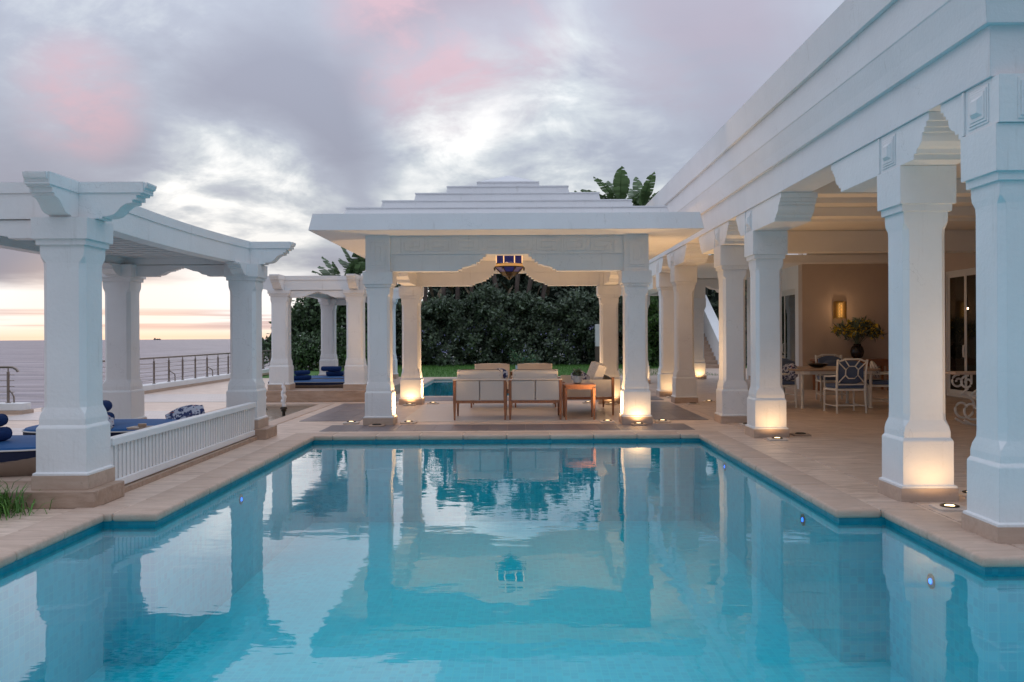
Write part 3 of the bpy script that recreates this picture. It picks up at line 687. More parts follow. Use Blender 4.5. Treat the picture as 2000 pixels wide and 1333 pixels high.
# stone platforms under the pergolas
struct(MB().box(-6.6, -3.74, 7.40, 12.72, 0, .143).build('pergola_platform', 'terrace_stone'))
struct(MB().box(-6.7, -3.60, 7.36, 7.93, 0, .1445).build('platform_step', 'step_stone', bevel=.008))
struct(MB().box(-4.1, -3.56, 12.22, 12.78, 0, .1455).build('platform_step', 'step_stone', bevel=.008))
struct(MB().box(-3.742, -3.675, 7.93, 12.22, 0, .05).build('screen_kerb', 'step_stone'))
struct(MB().box(-5.80, -3.0, 19.15, 25.4, 0, .25).build('pergola_platform', 'step_stone', bevel=.01))
# slatted screen between the near columns
scr = thing('slatted_screen', 'low white screen of vertical slats between two pergola columns by the pool', 'screen', (-3.76, 10.07, 0.05))
sy0, sy1 = -2.13, 2.19
MB().box(-.05, .055, sy0, sy1, .405, .475).build('top_rail', 'plaster', scr, bevel=.008)
MB().box(-.03, .045, sy0, sy1, .012, .085).build('bottom_rail', 'plaster', scr, bevel=.006)
MB().box(-.03, -.012, sy0, sy1, .085, .405).build('back_board', 'plaster', scr)
ns = 52; me = MB().box(-.01, .026, -.028, .028, .085, .405).mesh('slat'); me.materials.append(M['plaster'])
for k in range(ns):
    o = bpy.data.objects.new('slat', me); C.objects.link(o); o.parent = scr; o.location = (0, sy0+.03+k*(sy1-sy0-.06)/(ns-1), 0)

# ------------------------------------------------------------------ sea railings
def railing(label, x0, y0, x1, y1, posts, bend=False):
    r_ = thing('railing', label, 'railing', (x0, y0, 0), group='steel railings along the sea edge')
    dx_, dy_ = x1-x0, y1-y0; L = math.hypot(dx_, dy_); ux, uy = dx_/L, dy_/L
    if abs(uy) > abs(ux): k1 = MB().box(-.16, .16, -.25, L+.2, 0.07, .205); k2 = MB().box(-.19, .19, -.26, L+.22, 0, .07)
    else: k1 = MB().box(-L-.2, .35, -.16, .16, 0.07, .205); k2 = MB().box(-L-.22, .38, -.19, .19, 0, .07)
    k1.build('kerb', 'plaster', r_, bevel=.01); k2.build('kerb_base', 'plinth_stone', r_)
    pm = MB().lathe([(.05, .205), (.05, .215), (.026, .215), (.026, .80), (.012, .805), (.012, .88)], 10).mesh('post'); pm.materials.append(M['steel'])
    for s_ in posts:
        o = bpy.data.objects.new('post', pm); C.objects.link(o); o.parent = r_; o.location = (ux*s_, uy*s_, 0)
    a, b_ = (-.25, L+.1)
    tp = [(ux*s_, uy*s_, .89) for s_ in (a, b_)]
    if bend: tp = [(ux*b_, uy*b_, .89), (0, 0, .89), (-ux*.09, -uy*.09, .885), (-ux*.15, -uy*.15, .855), (-ux*.19, -uy*.19, .80)]
    MB().tube(tp, .026, 10).build('handrail', 'steel', r_, smooth=True)
    for k in range(5):
        z = .30+k*.11; MB().tube([(ux*-.12, uy*-.12, z), (ux*(L+.1), uy*(L+.1), z)], .007, 6).build('cable', 'steel', r_, smooth=True)
    return r_
ra = railing('long steel railing on white kerb along the sea edge', -9.72, 20.2, -9.72, 36.0, [k*.985 for k in range(17)])
for s_ in (3.94, 6.9):
    MB().tube([(.03, s_, .50), (.10, s_, .46), (.16, s_, .42), (.17, s_, .36), (.17, s_, .22)], .016, 8).build('stair_bracket', 'steel', ra, smooth=True)
rb = railing('short railing with bent down end at far left above grass', -9.75, 16.6, -14.0, 16.6, [k*1.0 for k in range(5)], True)
MB().tube([(.03, 0, .44), (.08, 0, .38), (.11, 0, .32), (.11, 0, .21)], .016, 8).build('stair_bracket', 'steel', rb, smooth=True)
# white stair parapet going down in the gap
tag(MB().prism([(-9.45, 0), (-9.45, .06), (-8.6, .30), (-8.6, 0)], 'y', 17.2, 17.5).build('stair_parapet', 'plaster'), 'low sloping white parapet behind the near pergola column', 'parapet')
struct(MB().box(-14.0, -9.9, 10.5, 16.4, -0.5, -.004).build('lawn_strip', 'grass'))

# ------------------------------------------------------------------ soft shapes
def cushion_mb(w, dp, h, n=10, puff=0.35, m=None):
    """pillowy box centred on the origin, w x dp x h, rounded like stuffed fabric"""
    mb = MB(); bm = bmesh.new(); bmesh.ops.create_cube(bm, size=1.0); bmesh.ops.subdivide_edges(bm, edges=bm.edges[:], cuts=n-1, use_grid_fill=True)
    vs = []
    bm.verts.ensure_lookup_table()
    for v in bm.verts:
        x, y, z = v.co*2
        fx = 1-abs(x)**6; fy = 1-abs(y)**6; fz = 1-abs(z)**4
        e = max(0, (1-abs(x)**2.5))*max(0, (1-abs(y)**2.5))
        zz = z*(1-puff+puff*e)
        k = 0.04
        xx = x*(1-k*(1-fy)*abs(y)**4); yy = y*(1-k*(1-fx)*abs(x)**4)
        vs.append((xx*w/2, yy*dp/2, zz*h/2))
    fs = [tuple(v.index for v in f.verts) for f in bm.faces]; bm.free()
    if m is not None: vs = [tuple(m @ Vector(v)) for v in vs]
    mb.add(vs, fs); return mb
def TM(x, y, z, rx=0, ry=0, rz=0):
    return Matrix.Translation((x, y, z)) @ Matrix.Rotation(rz, 4, 'Z') @ Matrix.Rotation(ry, 4, 'Y') @ Matrix.Rotation(rx, 4, 'X')

# ------------------------------------------------------------------ lounge seating under the pavilion
def lounge_chair(label, loc, rz, w=.92, dpt=.86):
    c = thing('lounge_chair', label, 'armchair', loc, rz, 'wooden lounge chairs under the pavilion'); hw = w/2; hd = dpt/2
    # back is at -y, the sitter looks to +y
    for sx in (-1, 1):
        for sy in (-1, 1):
            o = MB().rings([[(sx*(hw-.03)+a*s_, sy*(hd-.03)+b_*s_, z) for a, b_ in ((-1,-1),(1,-1),(1,1),(-1,1))] for s_, z in ((.014, 0), (.022, .20), (.024, .30), (.024, .675 if sy < 0 else .60))]).build('leg', 'wood', c)
    r_ = MB(); r_.box(-hw+.05, hw-.05, -hd+.01, -hd+.05, .285, .33); r_.box(-hw+.05, hw-.05, hd-.05, hd-.01, .285, .33)
    r_.box(-hw+.012, -hw+.048, -hd+.05, hd-.05, .285, .33); r_.box(hw-.048, hw-.012, -hd+.05, hd-.05, .285, .33); r_.build('seat_frame', 'wood', c)
    for a, b_ in ((-hw+.055, -.008), (.008, hw-.055)):
        MB().box(a, b_, -hd+.015, -hd+.04, .335, .668).build('back_panel', 'rope_weave', c, bevel=.006)
    for sx in (-1, 1):
        MB().box(sx*(hw-.03)-.014, sx*(hw-.03)+.014, -hd+.055, hd-.055, .335, .60).build('arm_panel', 'rope_weave', c)
    MB().box(-hw+.0, hw-.0, -hd-.0, -hd+.055, .676, .70).build('top_rail', 'cushion', c, bevel=.008)
    cushion_mb(w-.10, dpt-.12, .15, 8, .25, TM(0, .03, .42)).build('seat_cushion', 'cushion', c, smooth=True)
    bc = cushion_mb(w-.14, .17, .42, 10, .10, TM(0, -hd+.16, .65, rx=R(10))).build('back_cushion', 'cushion', c, smooth=True)
    zt = .855
    MB().tube([(-hw+.12, -hd+.06, zt-.10), (-hw+.10, -hd+.06, zt-.03), (-hw+.14, -hd+.06, zt), (hw-.14, -hd+.06, zt), (hw-.10, -hd+.06, zt-.03), (hw-.12, -hd+.06, zt-.10)], .006, 6).build('piping', 'piping_dark', bc)
    return c
lounge_chair('left of the two wooden lounge chairs with woven backs turned to the pool', (-.675, 15.22, .008), 0)
lounge_chair('right of the two wooden lounge chairs with woven backs turned to the pool', (.27, 15.22, .008), 0)
lounge_chair('left beige lounge chair in the rear row facing the pool', (-.56, 17.75, .008), math.pi, .86)
lounge_chair('right beige lounge chair in the rear row facing the pool', (.32, 17.75, .008), math.pi, .86)
sofa = thing('sofa', 'wooden sofa with striped back cushions facing left at right pavilion side', 'sofa', (1.23, 16.45, .008))
for sx in (-1, 1):
    for sy in (-1, 1):
        MB().rings([[(sx*.44+a*s_, sy*.90+b_*s_, z) for a, b_ in ((-1,-1),(1,-1),(1,1),(-1,1))] for s_, z in ((.014, 0), (.022, .20), (.024, .30), (.024, .68 if sx > 0 else .60))]).build('leg', 'wood', sofa)
MB().box(-.42, .42, -.92, -.88, .285, .33).box(-.42, .42, .88, .92, .285, .33).box(-.46, -.42, -.88, .88, .285, .33).box(.42, .46, -.88, .88, .285, .33).build('seat_frame', 'wood', sofa)
for sy in (-1, 1): MB().box(-.41, .41, sy*.9-.014, sy*.9+.014, .335, .64).build('arm_panel', 'rope_weave', sofa)
MB().box(.425, .45, -.87, .87, .335, .66).build('back_panel', 'rope_weave', sofa)
cushion_mb(.78, 1.70, .16, 8, .2, TM(-.03, 0, .42)).build('seat_cushion', 'striped_cushion', sofa, smooth=True)
for k in range(4):
    o = cushion_mb(.16, .40, .46, 8, .15, TM(.20, -.63+k*.42, .70, ry=R(22))).build('back_cushion', 'striped_cushion', sofa, smooth=True)
pl = cushion_mb(.40, .12, .30, 8, .6).build('throw_pillow', 'patterned_fabric', None, smooth=True); pl.location = (1.12, 15.9, .66); pl.rotation_euler = (R(-20), R(15), R(40))
tag(pl, 'patterned pillow lying on the striped sofa under the pavilion', 'pillow', 'patterned pillows')
pl = cushion_mb(.26, .10, .24, 8, .6).build('throw_pillow', 'patterned_fabric', None, smooth=True); pl.location = (-.33, 15.14, .76); pl.rotation_euler = (R(-12), 0, R(5))
tag(pl, 'small patterned pillow showing between the two front lounge chairs', 'pillow', 'patterned pillows')
st = thing('side_table', 'small square wooden side table beside the right lounge chair', 'table', (1.03, 15.03, .008))
for sx in (-1, 1):
    for sy in (-1, 1): MB().taper(sx*.24, sy*.24, .028, .045, 0, .545).build('leg', 'wood', st)
MB().box(-.265, .265, -.265, .265, .57, .60).build('table_top', 'wood', st, bevel=.005)
MB().box(-.245, .245, -.25, -.225, .515, .57).box(-.245, .245, .225, .25, .515, .57).box(-.25, -.225, -.225, .225, .515, .57).box(.225, .25, -.225, .225, .515, .57).build('apron', 'wood', st)
def leaf_cloud(pts, size, flat=0.0, jitter=0.4, up=0.3, aspect=2.0):
    """n leaf quads, each bent along its midrib, at the given points with random facing"""
    pts = np.asarray(pts); n = len(pts)
    d_ = rng.normal(size=(n, 3)); d_[:, 2] += up; d_ /= np.linalg.norm(d_, axis=1)[:, None]
    r_ = rng.normal(size=(n, 3)); s_ = np.cross(d_, r_); s_ /= np.linalg.norm(s_, axis=1)[:, None]
    L = size*(1+jitter*rng.uniform(-1, 1, n))[:, None]; Wd = L/aspect
    nn = np.cross(d_, s_)
    a = pts; m_ = pts+d_*L*.55+nn*L*.08; t_ = pts+d_*L
    V = np.stack([a, m_+s_*Wd*.5, t_, m_-s_*Wd*.5], 1).reshape(-1, 3)
    return V, n
def leaf_mesh(name, pts, size, **kw):
    V, n = leaf_cloud(pts, size, **kw); me = bpy.data.meshes.new(name)
    me.vertices.add(4*n); me.vertices.foreach_set('co', V.astype(np.float32).ravel())
    me.loops.add(4*n); me.loops.foreach_set('vertex_index', np.arange(4*n, dtype=np.int32))
    me.polygons.add(n); me.polygons.foreach_set('loop_start', np.arange(0, 4*n, 4, dtype=np.int32)); me.polygons.foreach_set('loop_total', np.full(n, 4, np.int32))
    me.update(calc_edges=True); return me
def ball(n, c_, r_, squash=1.0, shell=.5):
    d_ = rng.normal(size=(n, 3)); d_ /= np.linalg.norm(d_, axis=1)[:, None]
    rad = (shell+(1-shell)*rng.uniform(0, 1, n))[:, None]
    return np.asarray(c_)+d_*rad*np.asarray([r_, r_, r_*squash])
pp = thing('potted_plant', 'small dark succulent in grey pot on the wooden side table', 'plant', (1.0, 15.03, .61))
MB().lathe([(.05, 0), (.075, .02), (.08, .13), (.072, .13), (.068, .11)], 14).build('pot', 'pot_pale', pp, smooth=True)
link('foliage', leaf_mesh('foliage', ball(90, (0, 0, .18), .06, 1.0, .1), .07), 'leaf_dark', pp)
# planter with a grey shrub behind the seats
pt = thing('planter', 'pale square planter with grey green shrub behind the rear chairs', 'planter', (.12, 29.8, .009))
MB().rings([sq(.20, 0), sq(.26, .40), sq(.23, .40), sq(.23, .36)]).build('pot', 'pot_pale', pt)
link('foliage', leaf_mesh('foliage', np.concatenate([ball(260, (0, 0, .58), .36, .6, .2), ball(130, (-.3, 0, .72), .22, .9, .2), ball(160, (.32, 0, .6), .28, .6, .2)]), .10), 'leaf_mid', pt)

# ------------------------------------------------------------------ lantern of the pavilion
lt = thing('hanging_lantern', 'octagonal blue glass lantern with candles hanging inside the pavilion', 'lantern', (PX+.01, 16.4, 0))
def octr(r_, z): return [(r_*math.cos(math.pi/4*(k+.5)), r_*math.sin(math.pi/4*(k+.5)), z) for k in range(8)]
z0 = 2.805
for k in range(8):
    a0, a1 = math.pi/4*(k-.5), math.pi/4*(k+.5)
    P = lambda a, r_, z: (r_*math.cos(a), r_*math.sin(a), z)
    MB().tube([P(a1, .262, z0-.012), P(a1, .262, z0+.27)], .011, 6).build('mullion', 'lit_strip', lt)
    MB().add([P(a0, .257, z0), P(a1, .257, z0), P(a1, .257, z0+.26), P(a0, .257, z0+.26)], [(0, 1, 2, 3)]).add([P(a0, .253, z0), P(a1, .253, z0), P(a1, .253, z0+.26), P(a0, .253, z0+.26)], [(3, 2, 1, 0)]).build('blue_pane', 'blue_glass', lt)
    MB().add([P(a0, .262, z0-.015), P(a1, .262, z0-.015), P(a1, .288, z0-.07), P(a0, .288, z0-.07)], [(0, 1, 2, 3)]).build('amber_pane', 'amber_glass', lt)
    MB().add([P(a0, .285, z0-.085), P(a1, .285, z0-.085), P(a1, .19, z0-.165), P(a0, .19, z0-.165)], [(0, 1, 2, 3)]).build('lower_pane', 'amber_glass' if k % 4 == 0 else 'blue_glass', lt)
    MB().tube([P(a1, .288, z0-.075), P(a1, .19, z0-.168), P(a1, .11, z0-.235)], .010, 6).build('rib', 'bronze', lt)
    MB().lathe([(.004, -.05), (.016, -.03), (.016, -.01), (.006, 0)], 8, (P(a1, .30, z0-.085))).build('drop', 'bronze', lt)
for r_, z, hgt in ((.270, z0-.016, .012), (.294, z0-.082, .014), (.272, z0+.265, .016)):
    MB().rings([octr(r_, z), octr(r_, z+hgt), octr(r_-.03, z+hgt), octr(r_-.03, z)]).build('ring', 'bronze', lt)
MB().rings([octr(.19, z0-.168), octr(.12, z0-.24), octr(.06, z0-.265), octr(.012, z0-.31)]).build('finial', 'bronze', lt)
MB().tube([(0, 0, z0+.26), (0, 0, 3.05)], .012).build('hanging_rod', 'bronze', lt)
for dx_, dy_ in ((-.11, -.13), (.03, -.17), (.12, .06), (-.05, .14)):
    cd = MB().tube([(dx_, dy_, z0), (dx_, dy_, z0+.045)], .016, 8).build('candle', 'candle_wax', lt)
    MB().lathe([(.003, 0), (.014, .018), (.013, .035), (.002, .075)], 8, (dx_, dy_, z0+.045)).build('flame', 'flame_glow', cd)
def lamp(name, kind, parent, loc, energy, colr, size=.03, aim=None, spot=None, blend=.6):
    l = bpy.data.lights.new(name, kind); l.energy = energy; l.color = colr; l.shadow_soft_size = size
    o = bpy.data.objects.new(name, l); C.objects.link(o); o.parent = parent; o.location = loc
    if spot: l.spot_size = R(spot); l.spot_blend = blend
    if aim: o.rotation_euler = (-Vector(aim)).to_track_quat('Z', 'Y').to_euler()
    return o
lamp('lantern_light', 'POINT', lt, (0, 0, z0+.20), 55, (1.0, .62, .32), .05)

# ------------------------------------------------------------------ dining set in the portico
def dining_chair(label, loc, rz):
    c = thing('dining_chair', label, 'chair', loc, rz, 'white fretwork chairs round the dining table')
    hw = .29; # back at -y
    for sx in (-1, 1):
        MB().tube([(sx*.27, -.29, 0), (sx*.26, -.26, .44), (sx*.265, -.29, .75), (sx*.27, -.34, .97)], [.017, .024, .021, .019], 8).build('leg', 'white_metal', c, smooth=True)
        MB().tube([(sx*.28, .25, 0), (sx*.28, .25, .03), (sx*.275, .25, .44)], [.026, .016, .024], 8).build('leg', 'white_metal', c, smooth=True)
        MB().tube([(sx*.265, -.28, .68), (sx*.31, -.05, .66), (sx*.31, .16, .655), (sx*.29, .22, .60), (sx*.275, .24, .44)], .016, 8).build('arm', 'white_metal', c, smooth=True)
        MB().tube([(sx*.265, -.27, .13), (sx*.275, .25, .13)], .010, 6).build('stretcher', 'white_metal', c)
    MB().tube([(-.265, 0, .13), (.265, 0, .13)], .010, 6).build('stretcher', 'white_metal', c)
    MB().tube([(-.262, -.27, .14), (.262, -.27, .14)], .010, 6).build('stretcher', 'white_metal', c)
    MB().box(-hw, hw, -.28, .27, .405, .445).build('seat', 'white_metal', c, bevel=.008)
    fr = MB(); P = lambda x, z: (x, -.265-(z-.45)*.145, z)
    fr.tube([P(-.265, .94), P(-.20, .95), P(-.14, .98), P(.14, .98), P(.20, .95), P(.265, .94)], .018, 6); fr.tube([P(-.26, .52), P(.26, .52)], .013, 6)
    oc = [(-.055, .63), (.055, .63), (.115, .69), (.115, .79), (.055, .85), (-.055, .85), (-.115, .79), (-.115, .69)]
    fr.tube([P(a, b_) for a, b_ in oc+oc[:1]], .012, 6)
    for (a, b_), (e, f_) in (((-.115, .79), (-.26, .93)), ((.115, .79), (.26, .93)), ((-.115, .69), (-.26, .53)), ((.115, .69), (.26, .53)), ((-.055, .85), (-.14, .97)), ((.055, .85), (.14, .97))):
        fr.tube([P(a, b_), P(e, f_)], .011, 6)
    fr.build('back_fretwork', 'white_metal', c, smooth=True)
    cushion_mb(.54, .52, .09, 8, .3, TM(0, 0, .485)).build('seat_cushion', 'dusk_blue_fabric', c, smooth=True)
    cushion_mb(.47, .10, .44, 8, .3, TM(0, -.23, .74, rx=R(8))).build('back_cushion', 'dusk_blue_fabric', c, smooth=True)
    return c
DZ = .008
dining_chair('white fretwork dining chair with back turned to the pool', (5.98, 16.0, DZ), R(3))
dining_chair('white dining chair at left end of table seen side on behind the column', (5.10, 17.2, DZ), R(-80))
dining_chair('white dining chair at far left of the table before the glass door', (5.60, 18.85, DZ), R(187))
dining_chair('white dining chair at far right of the table below the flowers', (6.75, 18.80, DZ), R(172))
dining_chair('white dining chair at right end of the table with pale pillow', (7.12, 17.1, DZ), R(72))
tb = thing('dining_table', 'oblong dining table with pale top and white legs in the portico', 'table', (6.12, 17.4, DZ))
def rrect(w, h, r_, z, n_=5):
    out = []
    for cx_, cy_, a0 in ((w-r_, h-r_, 0), (-w+r_, h-r_, 90), (-w+r_, -h+r_, 180), (w-r_, -h+r_, 270)):
        for k in range(n_): a = R(a0+90*k/(n_-1)); out.append((cx_+r_*math.cos(a), cy_+r_*math.sin(a), z))
    return out
MB().rings([rrect(.86, .78, .30, .725), rrect(.88, .80, .30, .735), rrect(.88, .80, .30, .755), rrect(.865, .785, .30, .763)]).build('table_top', 'table_wood', tb)
MB().rings([rrect(.81, .73, .26, .66), rrect(.81, .73, .26, .724), rrect(.78, .70, .26, .724), rrect(.78, .70, .26, .66)]).build('apron', 'white_metal', tb)
for sx in (-1, 1):
    for sy in (-1, 1): MB().lathe([(.035, 0), (.035, .03), (.022, .05), (.026, .4), (.032, .60), (.036, .66)], 10, (sx*.66, sy*.60, 0)).build('leg', 'white_metal', tb, smooth=True)
bw = tag(MB().lathe([(.06, 0), (.16, .03), (.21, .08), (.20, .085), (.14, .045), (.02, .035)], 18).build('bowl', 'pot_dark', None, smooth=True), 'dark bowl on the dining table', 'bowl'); bw.location = (5.95, 17.35, .7715)
for i, (x, y, z, rx_, rz_, m_, lb) in enumerate(((6.70, 18.60, .72, -25, 8, 'dusk_blue_fabric', 'blue pillow on the far right dining chair'), (6.98, 17.1, .74, -20, 68, 'striped_cushion', 'pale pillow on the right end dining chair'),
        (5.28, 17.05, .70, -18, -70, 'patterned_fabric', 'patterned pillow on the left end dining chair'), (5.60, 18.62, .80, -15, 4, 'dusk_blue_fabric', 'long blue pillow on the far left dining chair'))):
    o = cushion_mb(.46 if i < 3 else .58, .13, .36 if i < 3 else .26, 8, .6).build('throw_pillow', m_, None, smooth=True); o.location = (x, y, z); o.rotation_euler = (R(rx_), 0, R(rz_)); tag(o, lb, 'pillow')
# console with flowers under the sconce
cs = thing('console_table', 'low dark console against the tan wall behind the dining table', 'table', (8.45, 22.2, DZ))
MB().box(-.95, .95, -.24, .24, .74, .79).build('table_top', 'wood', cs, bevel=.006)
for sx in (-1, 1):
    for sy in (-1, 1): MB().taper(sx*.88, sy*.18, .045, .06, 0, .74).build('leg', 'wood', cs)
MB().box(-.85, .85, -.18, .18, .62, .74).build('apron', 'wood', cs)
vz = thing('flower_vase', 'dark vase with large spray of yellow flowers and leaves below the sconce', 'flowers', (8.60, 22.15, DZ+.79))
MB().lathe([(.08, 0), (.14, .07), (.17, .19), (.14, .30), (.09, .36), (.10, .39), (.08, .39), (.07, .34)], 18).build('vase', 'pot_dark', vz, smooth=True)
stems = MB(); tips = []
for k in range(34):
    a = rng.uniform(0, 2*math.pi); s_ = rng.uniform(.08, .58); hgt = .46-.55*s_*s_+rng.uniform(-.10, .10)
    e = (s_*math.cos(a), .5*s_*math.sin(a)-.05, .36+max(.02, hgt)); stems.tube([(0, 0, .33), (e[0]*.45, e[1]*.45, .36+hgt*.7), e], .006, 5); tips.append(e)
stems.build('stem', 'leaf_dark', vz)
link('foliage', leaf_mesh('foliage', np.concatenate([ball(46, t_, .16, .8, .1) for t_ in tips]), .14, aspect=4), 'leaf_dark', vz)
link('blossom', leaf_mesh('blossom', np.concatenate([ball(40, t_, .14, .8, .1) for t_ in tips[:24]]), .085, aspect=1.3), 'petal_yellow', vz)
sc = thing('wall_sconce', 'pierced glowing wall sconce on the tan wall above the flowers', 'lamp', (8.28, 22.49, 1.93))
MB().box(-.10, .10, -.02, 0, -.05, .35).build('back_plate', 'brass', sc)
mb = MB()
for k in range(9):
    for j in range(12):
        a = math.pi*(k+.5)/9; x, y = -.16*math.cos(a), -.155*math.sin(a); z = -.08+.036*j+(.018 if k % 2 else 0)
        ca, sa = math.cos(a), math.sin(a)
        for (s0, t0), (s1, t1) in (((-.028, 0), (0, .018)), ((0, .018), (.028, 0))):
            for q_ in (1, -1): mb.tube([(x+s0*sa, y-s0*ca*.95, z+q_*t0), (x+s1*sa, y-s1*ca*.95, z+q_*t1)], .0075, 4)
mb.build('pierced_shade', 'brass', sc)
MB().lathe([(.06, -.06), (.07, .12), (.06, .30)], 14, (0, -.075, 0)).build('glowing_shade', 'sconce_glow', sc, smooth=True)
lamp('sconce_light', 'POINT', sc, (0, -.34, .14), 2.2, (1.0, .62, .34), .02)#, .06)
# scrolled iron console by the right glass door
ir = thing('scroll_console', 'white scrolled iron console with stone top by the right glass door', 'table', (6.95, 13.55, DZ))
MB().box(-.25, .42, -.18, .18, .80, .84).build('table_top', 'plinth_stone', ir, bevel=.006)
def spiral(cx_, cz_, r0, turns, sgn, n_=22, a0=0.0):
    return [(cx_+(r0*(1-.75*k/n_))*math.cos(a0+sgn*turns*2*math.pi*k/n_), 0, cz_+(r0*(1-.75*k/n_))*math.sin(a0+sgn*turns*2*math.pi*k/n_)) for k in range(n_+1)]
for y in (-.14, .14):
    sm = MB(); sm.tube([(p_[0], y, p_[2]) for p_ in spiral(-.05, .68, .11, 1.3, 1, a0=R(80))], .017, 7)
    sm.tube([(p_[0], y, p_[2]) for p_ in spiral(.02, .26, .22, 1.25, -1, a0=R(100))], .019, 7)
    sm.tube([(-.02, y, .48), (.10, y, .56), (.16, y, .66), (.16, y, .80)], .017, 7); sm.tube([(-.10, y, .10), (.02, y, .03), (.14, y, .012)], .018, 7)
    sm.build('scroll_leg', 'white_metal', ir, smooth=True)

# ------------------------------------------------------------------ uplights let into the paving
WARM = (1.0, .60, .27)
gl_mesh = {}
def ground_light(label, x, y, aim, lit=True, power=5.0, dark=False):
    g_ = thing('ground_light', label, 'light', (x, y, .006), rng.uniform(-.1, .1), 'square uplights in the paving at the column feet')
    key_ = 'd' if dark else 'p'
    if key_ not in gl_mesh:
        a = MB().rings([rrect(.125, .125, .03, 0, 4), rrect(.125, .125, .03, .016, 4), rrect(.115, .115, .03, .022, 4)]).mesh('stone_plate'); a.materials.append(M['step_stone' if dark else 'pale_floor'])
        b_ = MB().lathe([(.075, .018), (.075, .030), (.062, .034), (.055, .027)], 18).mesh('lamp_ring'); b_.materials.append(M['bronze'])
        e_ = MB().lathe([(.040, .022), (.038, .030)], 16).mesh('lens'); e_.materials.append(M['lamp_glow']); f_ = e_.copy(); f_.materials.clear(); f_.materials.append(M['bronze'])
        gl_mesh[key_] = (a, b_, e_, f_)
    a, b_, e_, f_ = gl_mesh[key_]
    for nm, me in (('stone_plate', a), ('lamp_ring', b_), ('lens', e_ if lit else f_)):
        o = bpy.data.objects.new(nm, me); C.objects.link(o); o.parent = g_
    if lit:
        r_ = g_.rotation_euler.z; v = Vector(aim); v.rotate(Matrix.Rotation(-r_, 3, 'Z'))
        lamp('uplight', 'SPOT', g_, (0, 0, .05), power, WARM, .035, v, 150, .8)
    return g_
F = (0, .38, 1)
ground_light('lit uplight before the second portico column from the right edge', 3.53, 7.15, F, power=7.5)
ground_light('lit uplight right of the second portico column from the right edge', 4.02, 7.75, (-.1, 0, 1), power=26)
ground_light('lit uplight before the third portico column from the right edge', 3.51, 11.86, F, power=7.5)
ground_light('unlit plate right of the third portico column from the right edge', 4.0, 12.4, F, False, dark=True)
ground_light('unlit plate before the fourth portico column from the right edge', 3.62, 13.80, F, False)
ground_light('lit uplight right of the portico column nearest the stairs side', 4.05, 18.6, (-.1, 0, 1), power=26)
ground_light('unlit plate before the fifth portico column from the right edge', 3.58, 17.95, F, False)
ground_light('lit uplight between the two farthest portico columns', 3.51, 19.98, F, power=7.5)
ground_light('lit uplight at the foot of the far column behind the pavilion', 3.66, 25.45, F, power=7.5)
ground_light('lit uplight at the foot of the rear porch column before the stairs', 5.80, 27.95, F, power=7.5)
ground_light('added unseen uplight on the house side of the nearest portico column', 4.05, 6.35, (.1, 0, 1), power=52)  # this and the next two: unseen uplights added to brighten the porch
ground_light('added unseen uplight on the house side of the fourth portico column', 4.03, 14.6, (.1, 0, 1), power=80)
ground_light('added unseen uplight on the house side of the last portico column', 4.03, 20.7, (.1, 0, 1), power=85)
pl_, pr_ = PX-HS, PX+HS
ground_light('dim uplight left of the front left pavilion column', pl_-.50, 14.40, (.25, 0, 1), True, 1.0)
ground_light('unlit dark plate before the front left pavilion column', pl_, 13.93, F, False, dark=True)
ground_light('lit uplight right of the front left pavilion column', pl_+.45, 14.40, (-.1, 0, 1), power=85)
ground_light('lit uplight left of the front right pavilion column', pr_-.45, 14.40, (.1, 0, 1), power=85)
ground_light('lit uplight before the front right pavilion column', pr_, 13.93, F, power=7, dark=True)
ground_light('lit uplight right of the front right pavilion column', pr_+.46, 14.40, (-.1, 0, 1), power=85)
ground_light('lit uplight left of the rear left pavilion column', pl_-.42, 18.45, (.1, 0, 1), power=50)
ground_light('lit uplight before the rear left pavilion column', pl_, 18.10, F, power=8.5)
ground_light('lit uplight right of the rear left pavilion column', pl_+.45, 18.45, (-.1, 0, 1), power=85)
ground_light('lit uplight before the rear right pavilion column', pr_, 18.10, F, power=8.5)
ground_light('lit uplight left of the rear right pavilion column', pr_-.45, 18.45, (.1, 0, 1), power=85)

# pool lights: small blue lamps in the pool walls
def pool_light(label, loc, rz):
    p_ = thing('pool_light', label, 'light', loc, rz, 'small blue lamps under the pool edge')
    # faces +x
    def ringx(r_, x): return [(x, r_*math.cos(2*math.pi*k/18), r_*math.sin(2*math.pi*k/18)) for k in range(18)]
    MB().rings([ringx(.055, 0), ringx(.055, .010), ringx(.045, .014), ringx(.035, .008)]).build('bezel', 'steel', p_, smooth=True)
    MB().rings([ringx(.020, .008), ringx(.018, .014)]).build('led', 'pool_led', p_)
    return p_
pool_light('blue pool lamp under the near left pool edge', (-3.43, 5.35, -.30), 0)
pool_light('blue pool lamp under the left pool edge below the slatted screen', (-3.0, 9.35, -.30), 0)
pool_light('blue pool lamp at the far right pool corner', (2.62, 11.1, -.24), math.pi)
pool_light('blue pool lamp under the right pool edge before the notch', (2.62, 8.05, -.27), math.pi)
pool_light('blue pool lamp under the right edge below the lit column', (3.0, 6.35, -.36), math.pi)

